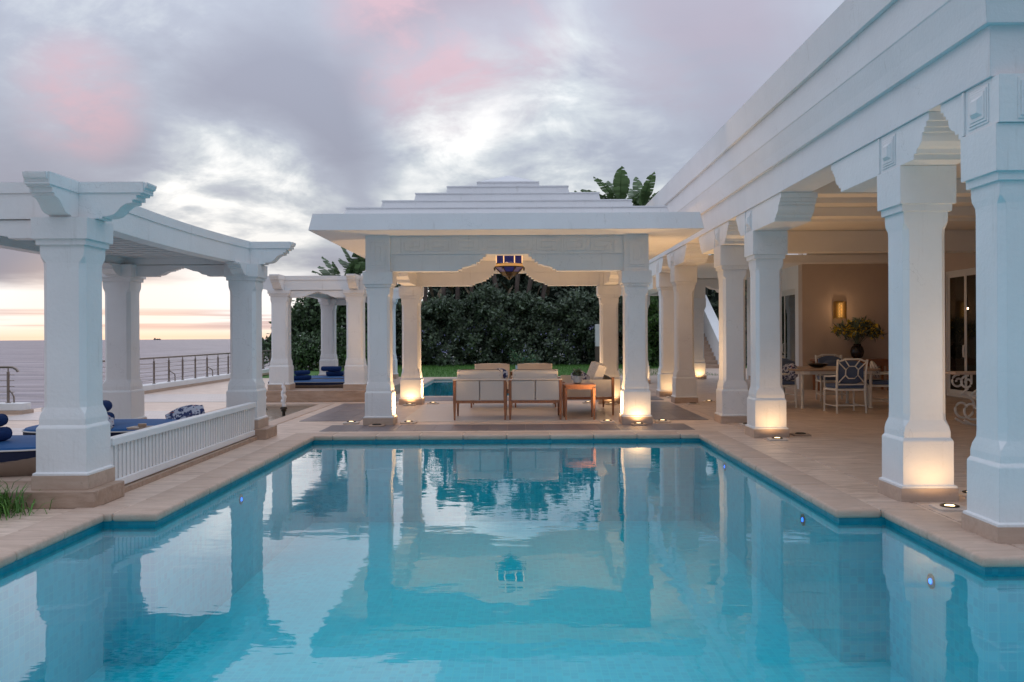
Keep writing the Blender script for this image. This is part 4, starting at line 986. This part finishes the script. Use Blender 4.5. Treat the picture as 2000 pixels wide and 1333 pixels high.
# ------------------------------------------------------------------ daybeds
def daybed(label, loc, rz, lx=.95, ly=.62):
    """oval ended daybed: wicker base that dips at the side, blue mattress, navy side, white piping"""
    b_ = thing('daybed', label, 'daybed', loc, rz, 'blue daybeds with wicker bases under the pergolas')
    def sup(k, n_, sx, sy, e=3.2):
        a = 2*math.pi*k/n_; c_, s_ = math.cos(a), math.sin(a)
        return (math.copysign(abs(c_)**(2/e), c_)*sx, math.copysign(abs(s_)**(2/e), s_)*sy)
    n_ = 56
    def ring(sx, sy, zf): return [(*sup(k, n_, sx, sy), zf(sup(k, n_, sx, sy)[0]/sx)) for k in range(n_)]
    rise = lambda x: .115+.10*max(0, x)**2.2
    MB().rings([ring(lx-.06, ly-.06, lambda x: 0), ring(lx+.01, ly+.01, lambda x: rise(x)*.6), ring(lx+.02, ly+.02, rise), ring(lx-.05, ly-.05, rise)]).build('wicker_base', 'wicker', b_, smooth=True)
    MB().rings([ring(lx-.03, ly-.03, lambda x: .10), ring(lx, ly, lambda x: .13), ring(lx, ly, lambda x: .235), ring(lx-.008, ly-.008, lambda x: .243)]).build('mattress_side', 'navy_canvas', b_, smooth=True)
    pip = [Vector((*sup(k, n_, lx+.004, ly+.004), .247)) for k in range(n_+1)]
    MB().tube(pip, .0085, 6).build('piping', 'white_piping', b_)
    MB().rings([ring(lx-.004, ly-.004, lambda x: .245), ring(lx-.02, ly-.02, lambda x: .272), ring(lx-.10, ly-.10, lambda x: .286), ring(.3, .2, lambda x: .292)]).build('mattress_top', 'blue_canvas', b_, smooth=True)
    return b_
def towel(label, loc, rz, L=.42, r_=.085):
    mb = MB(); rings = []
    for s_, x in ((.55, -L/2), (.9, -L/2+.012), (1, -L/2+.03), (1.03, 0), (1, L/2-.03), (.9, L/2-.012), (.55, L/2)):
        rings.append([(x, s_*r_*(1+.05*math.sin(3*2*math.pi*k/20))*math.cos(2*math.pi*k/20), r_+s_*r_*.92*math.sin(2*math.pi*k/20)) for k in range(20)])
    mb.rings(rings)
    sp = []
    for sgn in (-1, 1):
        pts_ = [(sgn*(L/2+.001), (r_*.9)*(1-k/40)*math.cos(.5*k), r_+(r_*.82)*(1-k/40)*math.sin(.5*k)) for k in range(38)]
        mb.tube(pts_, .011, 5)
    o = mb.build('rolled_towel', 'blue_towel', None, smooth=True); put(o, loc, rz); return tag(o, label, 'towel', 'rolled blue towels')
PZ = .145
daybed('daybed at lower left edge with a blue towel before the near column', (-5.42, 8.62, PZ), R(2), 1.05, .56)
daybed('daybed behind the near pergola column with patterned pillow at its end', (-4.86, 10.3, PZ), R(4), .86, .62)
towel('rolled blue towel lower in the pile on the nearest daybed', (-5.12, 8.42, PZ+.285), R(70), .36, .075)
towel('rolled blue towel lying on top of the pile on the nearest daybed', (-5.15, 8.46, PZ+.42), R(82), .34, .07)
towel('lower rolled blue towel just right of the near pergola column', (-4.86, 10.05, PZ+.285), R(75), .36, .075)
towel('upper rolled blue towel just right of the near pergola column', (-4.88, 10.1, PZ+.42), R(88), .36, .075)
def pillow(label, loc, rot, w=.46, h=.34):
    o = cushion_mb(w, .15, h, 10, .65).build('throw_pillow', 'patterned_fabric', None, smooth=True); o.location = loc; o.rotation_euler = rot
    return tag(o, label, 'pillow', 'patterned pillows')
pillow('blue and white patterned pillow standing beside the near pergola column', (-4.55, 9.35, PZ+.37), (R(-8), 0, R(60)), .34, .28)
pillow('blue and white patterned pillow leaning above the slatted screen', (-4.20, 10.95, PZ+.31), (R(-38), R(-14), R(20)), .46, .28)
tr = thing('tray', 'small tray with cup on the daybed above the slatted screen', 'tray', (-4.17, 9.62, PZ+.292))
MB().rings([rrect(.13, .10, .03, 0), rrect(.14, .11, .03, .02), rrect(.125, .095, .03, .02), rrect(.12, .09, .03, .006)]).build('tray_base', 'pale_floor', tr)
MB().lathe([(.03, .008), (.045, .03), (.045, .055), (.038, .055)], 12, (0, 0, 0)).build('cup', 'step_stone', tr, smooth=True)
QZ = .25
daybed('front daybed with blue mattress on the far pergola platform', (-4.78, 20.7, QZ), R(-2), 1.15, .60).scale.z = .55
daybed('rear daybed with blue mattress on the far pergola platform', (-4.70, 22.6, QZ), R(3), 1.15, .60).scale.z = .55
towel('lower rolled towel at left on the front far daybed', (-5.14, 20.55, QZ+.155), R(35), .42, .065)
towel('upper rolled towel at left on the front far daybed', (-5.14, 20.6, QZ+.275), R(55), .40, .06)
towel('lower rolled towel at mid of the far daybeds', (-4.78, 22.55, QZ+.155), R(20), .42, .07)
towel('tilted upper rolled towel at mid of the far daybeds', (-4.86, 22.5, QZ+.285), R(-10), .5, .07)
pillow('patterned pillow on the front far daybed beside the white column', (-3.98, 20.75, QZ+.28), (R(-25), R(20), R(50)), .44, .30)
tr2 = thing('tray', 'small tray on the rear far daybed', 'tray', (-4.40, 22.4, QZ+.162))
MB().rings([rrect(.13, .10, .03, 0), rrect(.14, .11, .03, .02), rrect(.125, .095, .03, .02), rrect(.12, .09, .03, .006)]).build('tray_base', 'step_stone', tr2)

# ------------------------------------------------------------------ fountain
fo = thing('fountain', 'small sunken square fountain basin with two jets beside the pergola', 'fountain', (-4.98, 16.4, 0))
bz = basin(FOUNT, 0.0, -.30); bz.v = [(a+4.98, b_-16.4, c_) for a, b_, c_ in bz.v]; bz.build('basin', 'plinth_stone', fo)
wz = sheet(FOUNT, [], -.10); wz.v = [(a+4.98, b_-16.4, c_) for a, b_, c_ in wz.v]; wz.build('water', 'fountain_water', fo)
x0, x1, y0, y1 = -.77, .76, -2.1, 2.1
for (a, b_, c_, d_) in ((x0-.25, x1+.25, y1-.02, y1+.25), (x0-.25, x1+.25, y0-.25, y0+.02), (x0-.25, x0+.02, y0+.02, y1-.02), (x1-.02, x1+.25, y0+.02, y1-.02)):
    MB().box(a, b_, c_, d_, -.05, .012).build('kerb_stone', 'coping_stone', fo, bevel=.012)
for (x, y, h) in ((.28, .95, .50), (-.06, .75, .50)):
    nz = MB().lathe([(.035, -.3), (.03, -.06), (.055, -.04), (.05, -.01), (.075, .0), (.06, .04), (.03, .05)], 12, (x, y, 0)).build('nozzle', 'bronze', fo, smooth=True)
    rs = []
    for k in range(26):
        t_ = k/25; r_ = .016+.030*math.sin(math.pi*min(1, .15+t_*.84))**.8+.003*math.sin(k*1.3)
        rs.append([(x+.008*math.sin(k*.8)+r_*(1+.18*math.sin(5*a+k*.7))*math.cos(a), y+r_*(1+.18*math.sin(4*a+k*.9))*math.sin(a), .03+h*t_) for a in [2*math.pi*i/12 for i in range(12)]])
    MB().rings(rs).build('water_jet', 'jet_water', fo, smooth=True)

# ------------------------------------------------------------------ stairs at the back right
stt = thing('exterior_staircase', 'outdoor flight of brown steps with sloping white parapet behind the columns', 'staircase', (8.2, 37.0, 0))
for k in range(12):
    MB().box(-1.0, .30, k*.36, 12*.36, 0.0+k*.165, .165*(k+1)).build('step', 'step_stone', stt)
MB().prism([(-.15, -.02), (-.15, 1.0), (.05, 1.08), (4.6, 3.35), (4.6, -.02)], 'x', .31, .75).build('parapet', 'plaster', stt, bevel=.02)
MB().prism([(.2, -.02), (.2, .35), (4.6, 2.6), (4.6, -.02)], 'x', -1.35, -1.01).build('parapet', 'plaster', stt)
struct(MB().box(3.0, 12.0, 30.2, 37.05, -.2, .0).build('stair_terrace', 'terrace_stone'))

# ------------------------------------------------------------------ plants
def hedge(label, x0, x1, y, h, n_, size, material, seed, wob=.45, name='hedge', blossoms=0, flo=(0.1, 1.4)):
    r2 = np.random.default_rng(seed); hd = thing(name, label, 'hedge' if name == 'hedge' else 'tree', ((x0+x1)/2, y, 0)); cx_ = (x0+x1)/2
    def surf(x, z): return -.9+wob*np.sin(x*1.3+seed)*np.sin(z*1.7+1)+.35*np.sin(x*3.1+z*2.3+seed)+.18*np.sin(x*6.7-z*5.1)+.5*(z/h)**2
    x = r2.uniform(x0, x1, n_); z = h*r2.uniform(0, 1, n_)**.9*(1+.10*np.sin(x*1.1+seed)+.06*np.sin(x*2.9))
    dep = np.abs(r2.normal(0, .28, n_)); clump = .25*np.sin(x*4.3+z*3.7)*np.sin(z*4.9-x*2.1)
    yy = surf(x, z)+dep+clump
    top = r2.uniform(0, 1, n_) < .22; yy[top] += r2.uniform(0, 1.2, top.sum()); z[top] = h*(1+.10*np.sin(x[top]*1.1+seed)+.06*np.sin(x[top]*2.9))+r2.normal(0, .15, top.sum())
    P_ = np.stack([x-cx_, yy, np.maximum(z, .03)], 1)
    link('foliage', leaf_mesh('foliage', P_, size, up=.15), material, hd)
    fr = r2.uniform(0, 1, n_) < .14; Q_ = P_[fr]+np.array([0, -.10, .04]); link('new_growth', leaf_mesh('new_growth', Q_, size*.85, up=.6), 'leaf_fresh', hd)
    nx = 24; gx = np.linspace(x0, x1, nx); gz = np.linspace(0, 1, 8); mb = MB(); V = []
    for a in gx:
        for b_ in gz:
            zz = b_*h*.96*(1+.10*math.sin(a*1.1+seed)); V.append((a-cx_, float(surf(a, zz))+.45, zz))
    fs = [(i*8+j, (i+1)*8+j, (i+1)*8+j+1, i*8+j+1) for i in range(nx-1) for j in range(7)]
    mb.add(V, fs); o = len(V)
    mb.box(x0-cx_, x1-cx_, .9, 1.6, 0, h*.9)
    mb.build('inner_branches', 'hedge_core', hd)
    for k, (m_, cnt) in enumerate((('petal_blue', blossoms), ('petal_white', blossoms//2))):
        if cnt:
            x = r2.uniform(x0, x1, cnt); z = r2.uniform(*flo, cnt) if k == 0 else r2.uniform(.1, .8, cnt)
            c_ = np.stack([x-cx_, surf(x, z)-.05, z], 1); P_ = np.concatenate([c_+r2.normal(0, .05, c_.shape) for _ in range(4)])
            link('blossom', leaf_mesh('blossom', P_, .07, aspect=1.2), m_, hd)
    return hd
hedge('tall dark green hedge with small blue flowers beyond the rear pool', -6.6, 5.2, 43.0, 3.15, 30000, .19, 'leaf_dark', 3, blossoms=110, flo=(.3, 1.9))
hedge('dense dark hedge growing beside the outdoor stairs', 9.2, 15.0, 41.5, 5.2, 9000, .24, 'leaf_dark', 9)
hedge('bright green clipped hedge right of the lawn behind the far column', 5.4, 7.6, 40.0, 4.6, 7000, .15, 'leaf_green', 5)
def bush(label, loc, blobs, n_, size, material, name='shrub', cat='shrub', trunk=True, blossoms=0):
    b_ = thing(name, label, cat, loc)
    P_ = np.concatenate([ball(int(n_*r_*r_/sum(q_[3]**2 for q_ in blobs)), (x, y, z), r_, sq_, .55) for x, y, z, r_, sq_ in blobs])
    P_ = P_[P_[:, 2] > .02]
    link('foliage' if name == 'shrub' else 'crown', leaf_mesh('foliage', P_, size), material, b_)
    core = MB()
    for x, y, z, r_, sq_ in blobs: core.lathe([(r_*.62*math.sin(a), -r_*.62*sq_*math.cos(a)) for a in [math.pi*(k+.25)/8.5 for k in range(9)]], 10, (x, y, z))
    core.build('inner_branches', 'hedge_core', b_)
    if trunk:
        MB().tube([(0, 0, 0), (.05, 0, blobs[0][2]*.5), (-.03, 0, blobs[0][2])], [.10, .08, .05], 8).build('trunk', 'bark', b_)
    if blossoms: link('blossom', leaf_mesh('blossom', np.concatenate([ball(blossoms//len(blobs), (x, y, z), r_*1.03, sq_, .95) for x, y, z, r_, sq_ in blobs]), .08, aspect=1.2), 'petal_white', b_)
    return b_
# trees on the left between the sea and the hedge
bush('bushy dark tree left behind the far pergola against the bright sky', (-10.2, 41.0, 0), [(0, 0, 1.5, 1.5, 1.0), (1.0, -.2, 2.4, 1.4, 1.1), (1.9, 0, 2.7, 1.0, 1.0), (-.9, -.3, .9, .9, .9), (2.6, 0, 1.6, 1.6, 1.2), (2.7, .2, 2.9, 1.0, 1.0)], 13000, .22, 'leaf_mid', 'tree', 'tree')
bush('dark leafy tree behind the right columns of the far pergola', (-7.4, 42.0, 0), [(0, 0, 1.3, 1.6, 1.1), (.3, 0, 2.4, 1.3, 1.1), (1.4, .2, 2.0, 1.3, 1.2), (1.2, .2, 3.0, 1.1, 1.0)], 9000, .24, 'leaf_dark', 'tree', 'tree')
bush('light green shrub with white flowers low behind the far pergola', (-9.0, 37.5, 0), [(0, 0, .8, .9, .9), (.9, 0, .6, .7, .9), (1.0, .3, 1.3, .7, .9), (-.6, 0, .4, .5, .9)], 4200, .16, 'leaf_mid', blossoms=90)
bush('round pale green shrub between the far pergola columns', (-6.15, 34.5, 0), [(0, 0, .55, .75, .9), (.5, .1, .45, .55, .9)], 2600, .12, 'leaf_green')
bush('small shrub at the end of the sea railing', (-10.3, 34.2, 0), [(0, 0, .5, .45, 1.0), (.1, 0, 1.0, .35, 1.0), (-.3, .1, .3, .35, .9)], 900, .12, 'leaf_mid')
def paddle(base, az, lean, L, wd, r2, tear=.5):
    """one long torn paddle leaf: stalk and a blade of separate lobes"""
    pts_ = []; d0 = Vector((math.cos(az)*math.sin(lean), math.sin(az)*math.sin(lean), math.cos(lean))); p_ = Vector(base); dd = d0.copy()
    nseg = 16; blade0 = 5
    for k in range(nseg+1):
        pts_.append(p_.copy()); dd = (dd+Vector((math.cos(az)*.022, math.sin(az)*.022, -.022*(1+1.2*lean)))).normalized(); p_ = p_+dd*(L/nseg)
    side = Vector((-math.sin(az), math.cos(az), 0)); V, F_ = [], []
    for k in range(blade0, nseg):
        t0, t1 = (k-blade0)/(nseg-blade0), (k+1-blade0)/(nseg-blade0)
        w0 = wd*math.sin(math.pi*min(1, .08+.92*t0))**.55; w1 = wd*math.sin(math.pi*min(.999, .08+.92*t1))**.55
        for sgn in (-1, 1):
            cut = r2.uniform(0, .35)*tear; drop = -.10*wd*r2.uniform(.2, 1.6)
            tg = (pts_[k+1]-pts_[k]); fwd = tg*.6
            a, b_ = pts_[k], pts_[k+1]-tg*cut*.6
            o = len(V); V += [a, b_, b_+side*sgn*w1*.5+fwd+Vector((0, 0, drop)), a+side*sgn*w0*.5+fwd+Vector((0, 0, drop))]; F_.append((o, o+1, o+2, o+3) if sgn > 0 else (o+3, o+2, o+1, o))
    return pts_, V, F_
def strelitzia(label, loc, trunks, seed, nleaf=11, L=2.6, wd=.62):
    r2 = np.random.default_rng(seed); s_ = thing('giant_bird_of_paradise', label, 'tree', loc)
    crown = MB(); stalks = MB(); dry = MB()
    for (x, y, h, lx, ly) in trunks:
        pts_ = [(x+lx*t_, y+ly*t_, h*t_) for t_ in (0, .25, .5, .75, 1)]
        MB().tube(pts_, [.17, .12, .11, .12, .10], 9).build('trunk', 'bark', s_, smooth=True)
        az0 = r2.uniform(0, 6)
        for k in range(nleaf):
            az = az0+math.pi*(k % 2)+r2.normal(0, .55); ln = .08+.80*(k/nleaf)+r2.normal(0, .08)
            P_, V, F_ = paddle((x+lx, y+ly, h-.2+.03*k), az, max(.05, ln), L*r2.uniform(.75, 1.1), wd*r2.uniform(.8, 1.15), r2, tear=.5 if ln > .6 else .2)
            stalks.tube([P_[i] for i in (0, 3, 6, 10, 14)], [.035, .03, .022, .015, .006], 5); crown.add(V, F_)
        for k in range(4):
            hk = r2.uniform(.45, .95); P_, V, F_ = paddle((x+lx*hk, y+ly*hk, h*hk), r2.uniform(0, 6.28), r2.uniform(1.6, 2.6), L*.7, wd*.35, r2, 1.0); dry.add(V, F_)
    crown.build('crown', 'paddle_leaf', s_); stalks.build('leaf_stalks', 'leaf_mid', s_); dry.build('dry_leaves', 'dry_leaf', s_)
    return s_
strelitzia('tall bird of paradise plant rising above the pavilion roof at right', (5.1, 47.0, 0), [(.3, 0, 8.1, .1, 0), (-.9, .4, 7.4, -.3, 0), (1.3, .3, 7.9, .25, 0), (.9, .6, 7.2, 0, 0), (-.1, .5, 7.0, 0, 0)], 21, 8, 2.6, .72)
strelitzia('bird of paradise plant above the far pergola beside the pavilion', (-8.0, 42.5, 0), [(0, 0, 4.1, .1, 0), (.8, .3, 4.4, 0, 0), (-.5, .4, 3.6, -.2, 0)], 22, 9, 2.1, .72)
strelitzia('cluster of bare trunks behind the hedge at pavilion centre', (-.7, 44.3, 0), [(.1, 0, 6.0, -.9, 0), (.25, .2, 6.2, .55, 0), (.5, .1, 5.8, 1.1, 0), (-1.3, .2, 5.6, -.6, 0), (1.3, .3, 5.5, 1.0, 0)], 23, 7, 2.0)
strelitzia('pair of bare trunks behind the hedge left of pavilion centre', (-3.9, 44.3, 0), [(0, 0, 5.6, .1, 0), (.7, .2, 5.4, .1, 0), (-.9, .2, 5.2, .0, 0)], 24, 7, 2.0)
bush('dark mass of tree crown behind the hedge at pavilion centre', (0.5, 47.5, 0), [(-4, 0, 3.5, 2.4, 1.2), (-1.5, .5, 3.6, 2.4, 1.2), (1.0, .3, 3.6, 2.3, 1.2), (3.4, 0, 3.4, 2.3, 1.2), (-2.8, 1, 5.2, 1.9, 1), (0, 1, 5.4, 1.9, 1), (2.6, 1, 5.2, 1.9, 1)], 14000, .30, 'leaf_dark', 'tree', 'tree')
gp = thing('garden_gatepost', 'small white square gatepost standing in the hedge at right', 'post', (3.85, 41.2, 0))
MB().box(-.25, .25, -.2, .2, .9, 1.95).build('post_body', 'plaster', gp, bevel=.01)
MB().box(-.25, .25, -.2, .2, 0, .9).build('post_base', 'bark', gp)
# grass tuft by the near step
gt = MB()
for k in range(1100):
    x, y = rng.normal(-.12, .20), rng.normal(0, .12); a = rng.uniform(0, 6.28); s_ = rng.uniform(.04, .22); hgt = rng.uniform(.10, .30)*(1-.5*min(1, abs(x)/.4)); w = .005
    sx, sy = -math.sin(a)*w, math.cos(a)*w; m_ = (x+math.cos(a)*s_*.4, y+math.sin(a)*s_*.4, hgt*.8); e = (x+math.cos(a)*s_, y+math.sin(a)*s_, hgt)
    gt.add([(x-sx, y-sy, 0), (x+sx, y+sy, 0), (m_[0]+sx, m_[1]+sy, m_[2]), (m_[0]-sx, m_[1]-sy, m_[2]), e], [(0, 1, 2, 3), (3, 2, 4)])
o = gt.build('grass_tuft', 'grass_blade'); o.location = (-4.42, 7.12, .0); tag(o, 'tuft of long green grass at left against the stone step', 'grass')
def blades(name, x0, x1, y0, y1, z, n_, hgt):
    x = rng.uniform(x0, x1, n_); y = rng.uniform(y0, y1, n_)
    V, k = leaf_cloud(np.stack([x, y, np.full(n_, z)], 1), hgt, up=3.0, aspect=9)
    me = leaf_mesh(name, np.stack([x, y, np.full(n_, z)], 1), hgt, up=3.0, aspect=9)
    return tag(link(name, me, 'grass_blade'), None, kind='stuff')
blades('lawn_grass', -13.5, -9.95, 15.0, 16.35, -.01, 9000, .11)
blades('far_lawn_grass', -7.5, 7.0, 30.4, 42.2, -.03, 26000, .09)
# finial lamp on the far pergola column
fl = thing('post_lamp', 'small black lamp standing on the far pergola corner column', 'lamp', (-3.68, 24.5, 2.81))
MB().rings([sq(.14, 0), sq(.14, .02), sq(.08, .03), sq(.08, .16), sq(.12, .17), sq(.05, .24)]).build('lamp_body', 'black_metal', fl)
MB().rings([sq(.035, .24), sq(.03, .50), sq(.005, .52)]).build('lamp_tip', 'black_metal', fl)

# ------------------------------------------------------------------ ship on the horizon
sh = thing('ship', 'distant cargo ship on the sea horizon', 'ship', (-4950, 11900, -40))
MB().prism([(-48, 2), (-44, -1), (44, -1), (52, 12), (44, 10), (-30, 9), (-48, 10)], 'y', -8, 8).build('hull', 'hull', sh)
MB().box(-40, -22, -7, 7, 9, 26).build('bridge', 'hull', sh)
for k in range(4): MB().box(-12+k*14, -3+k*14, -7, 7, 9, 15+3*(k % 2)).build('cargo_stack', 'hull', sh)
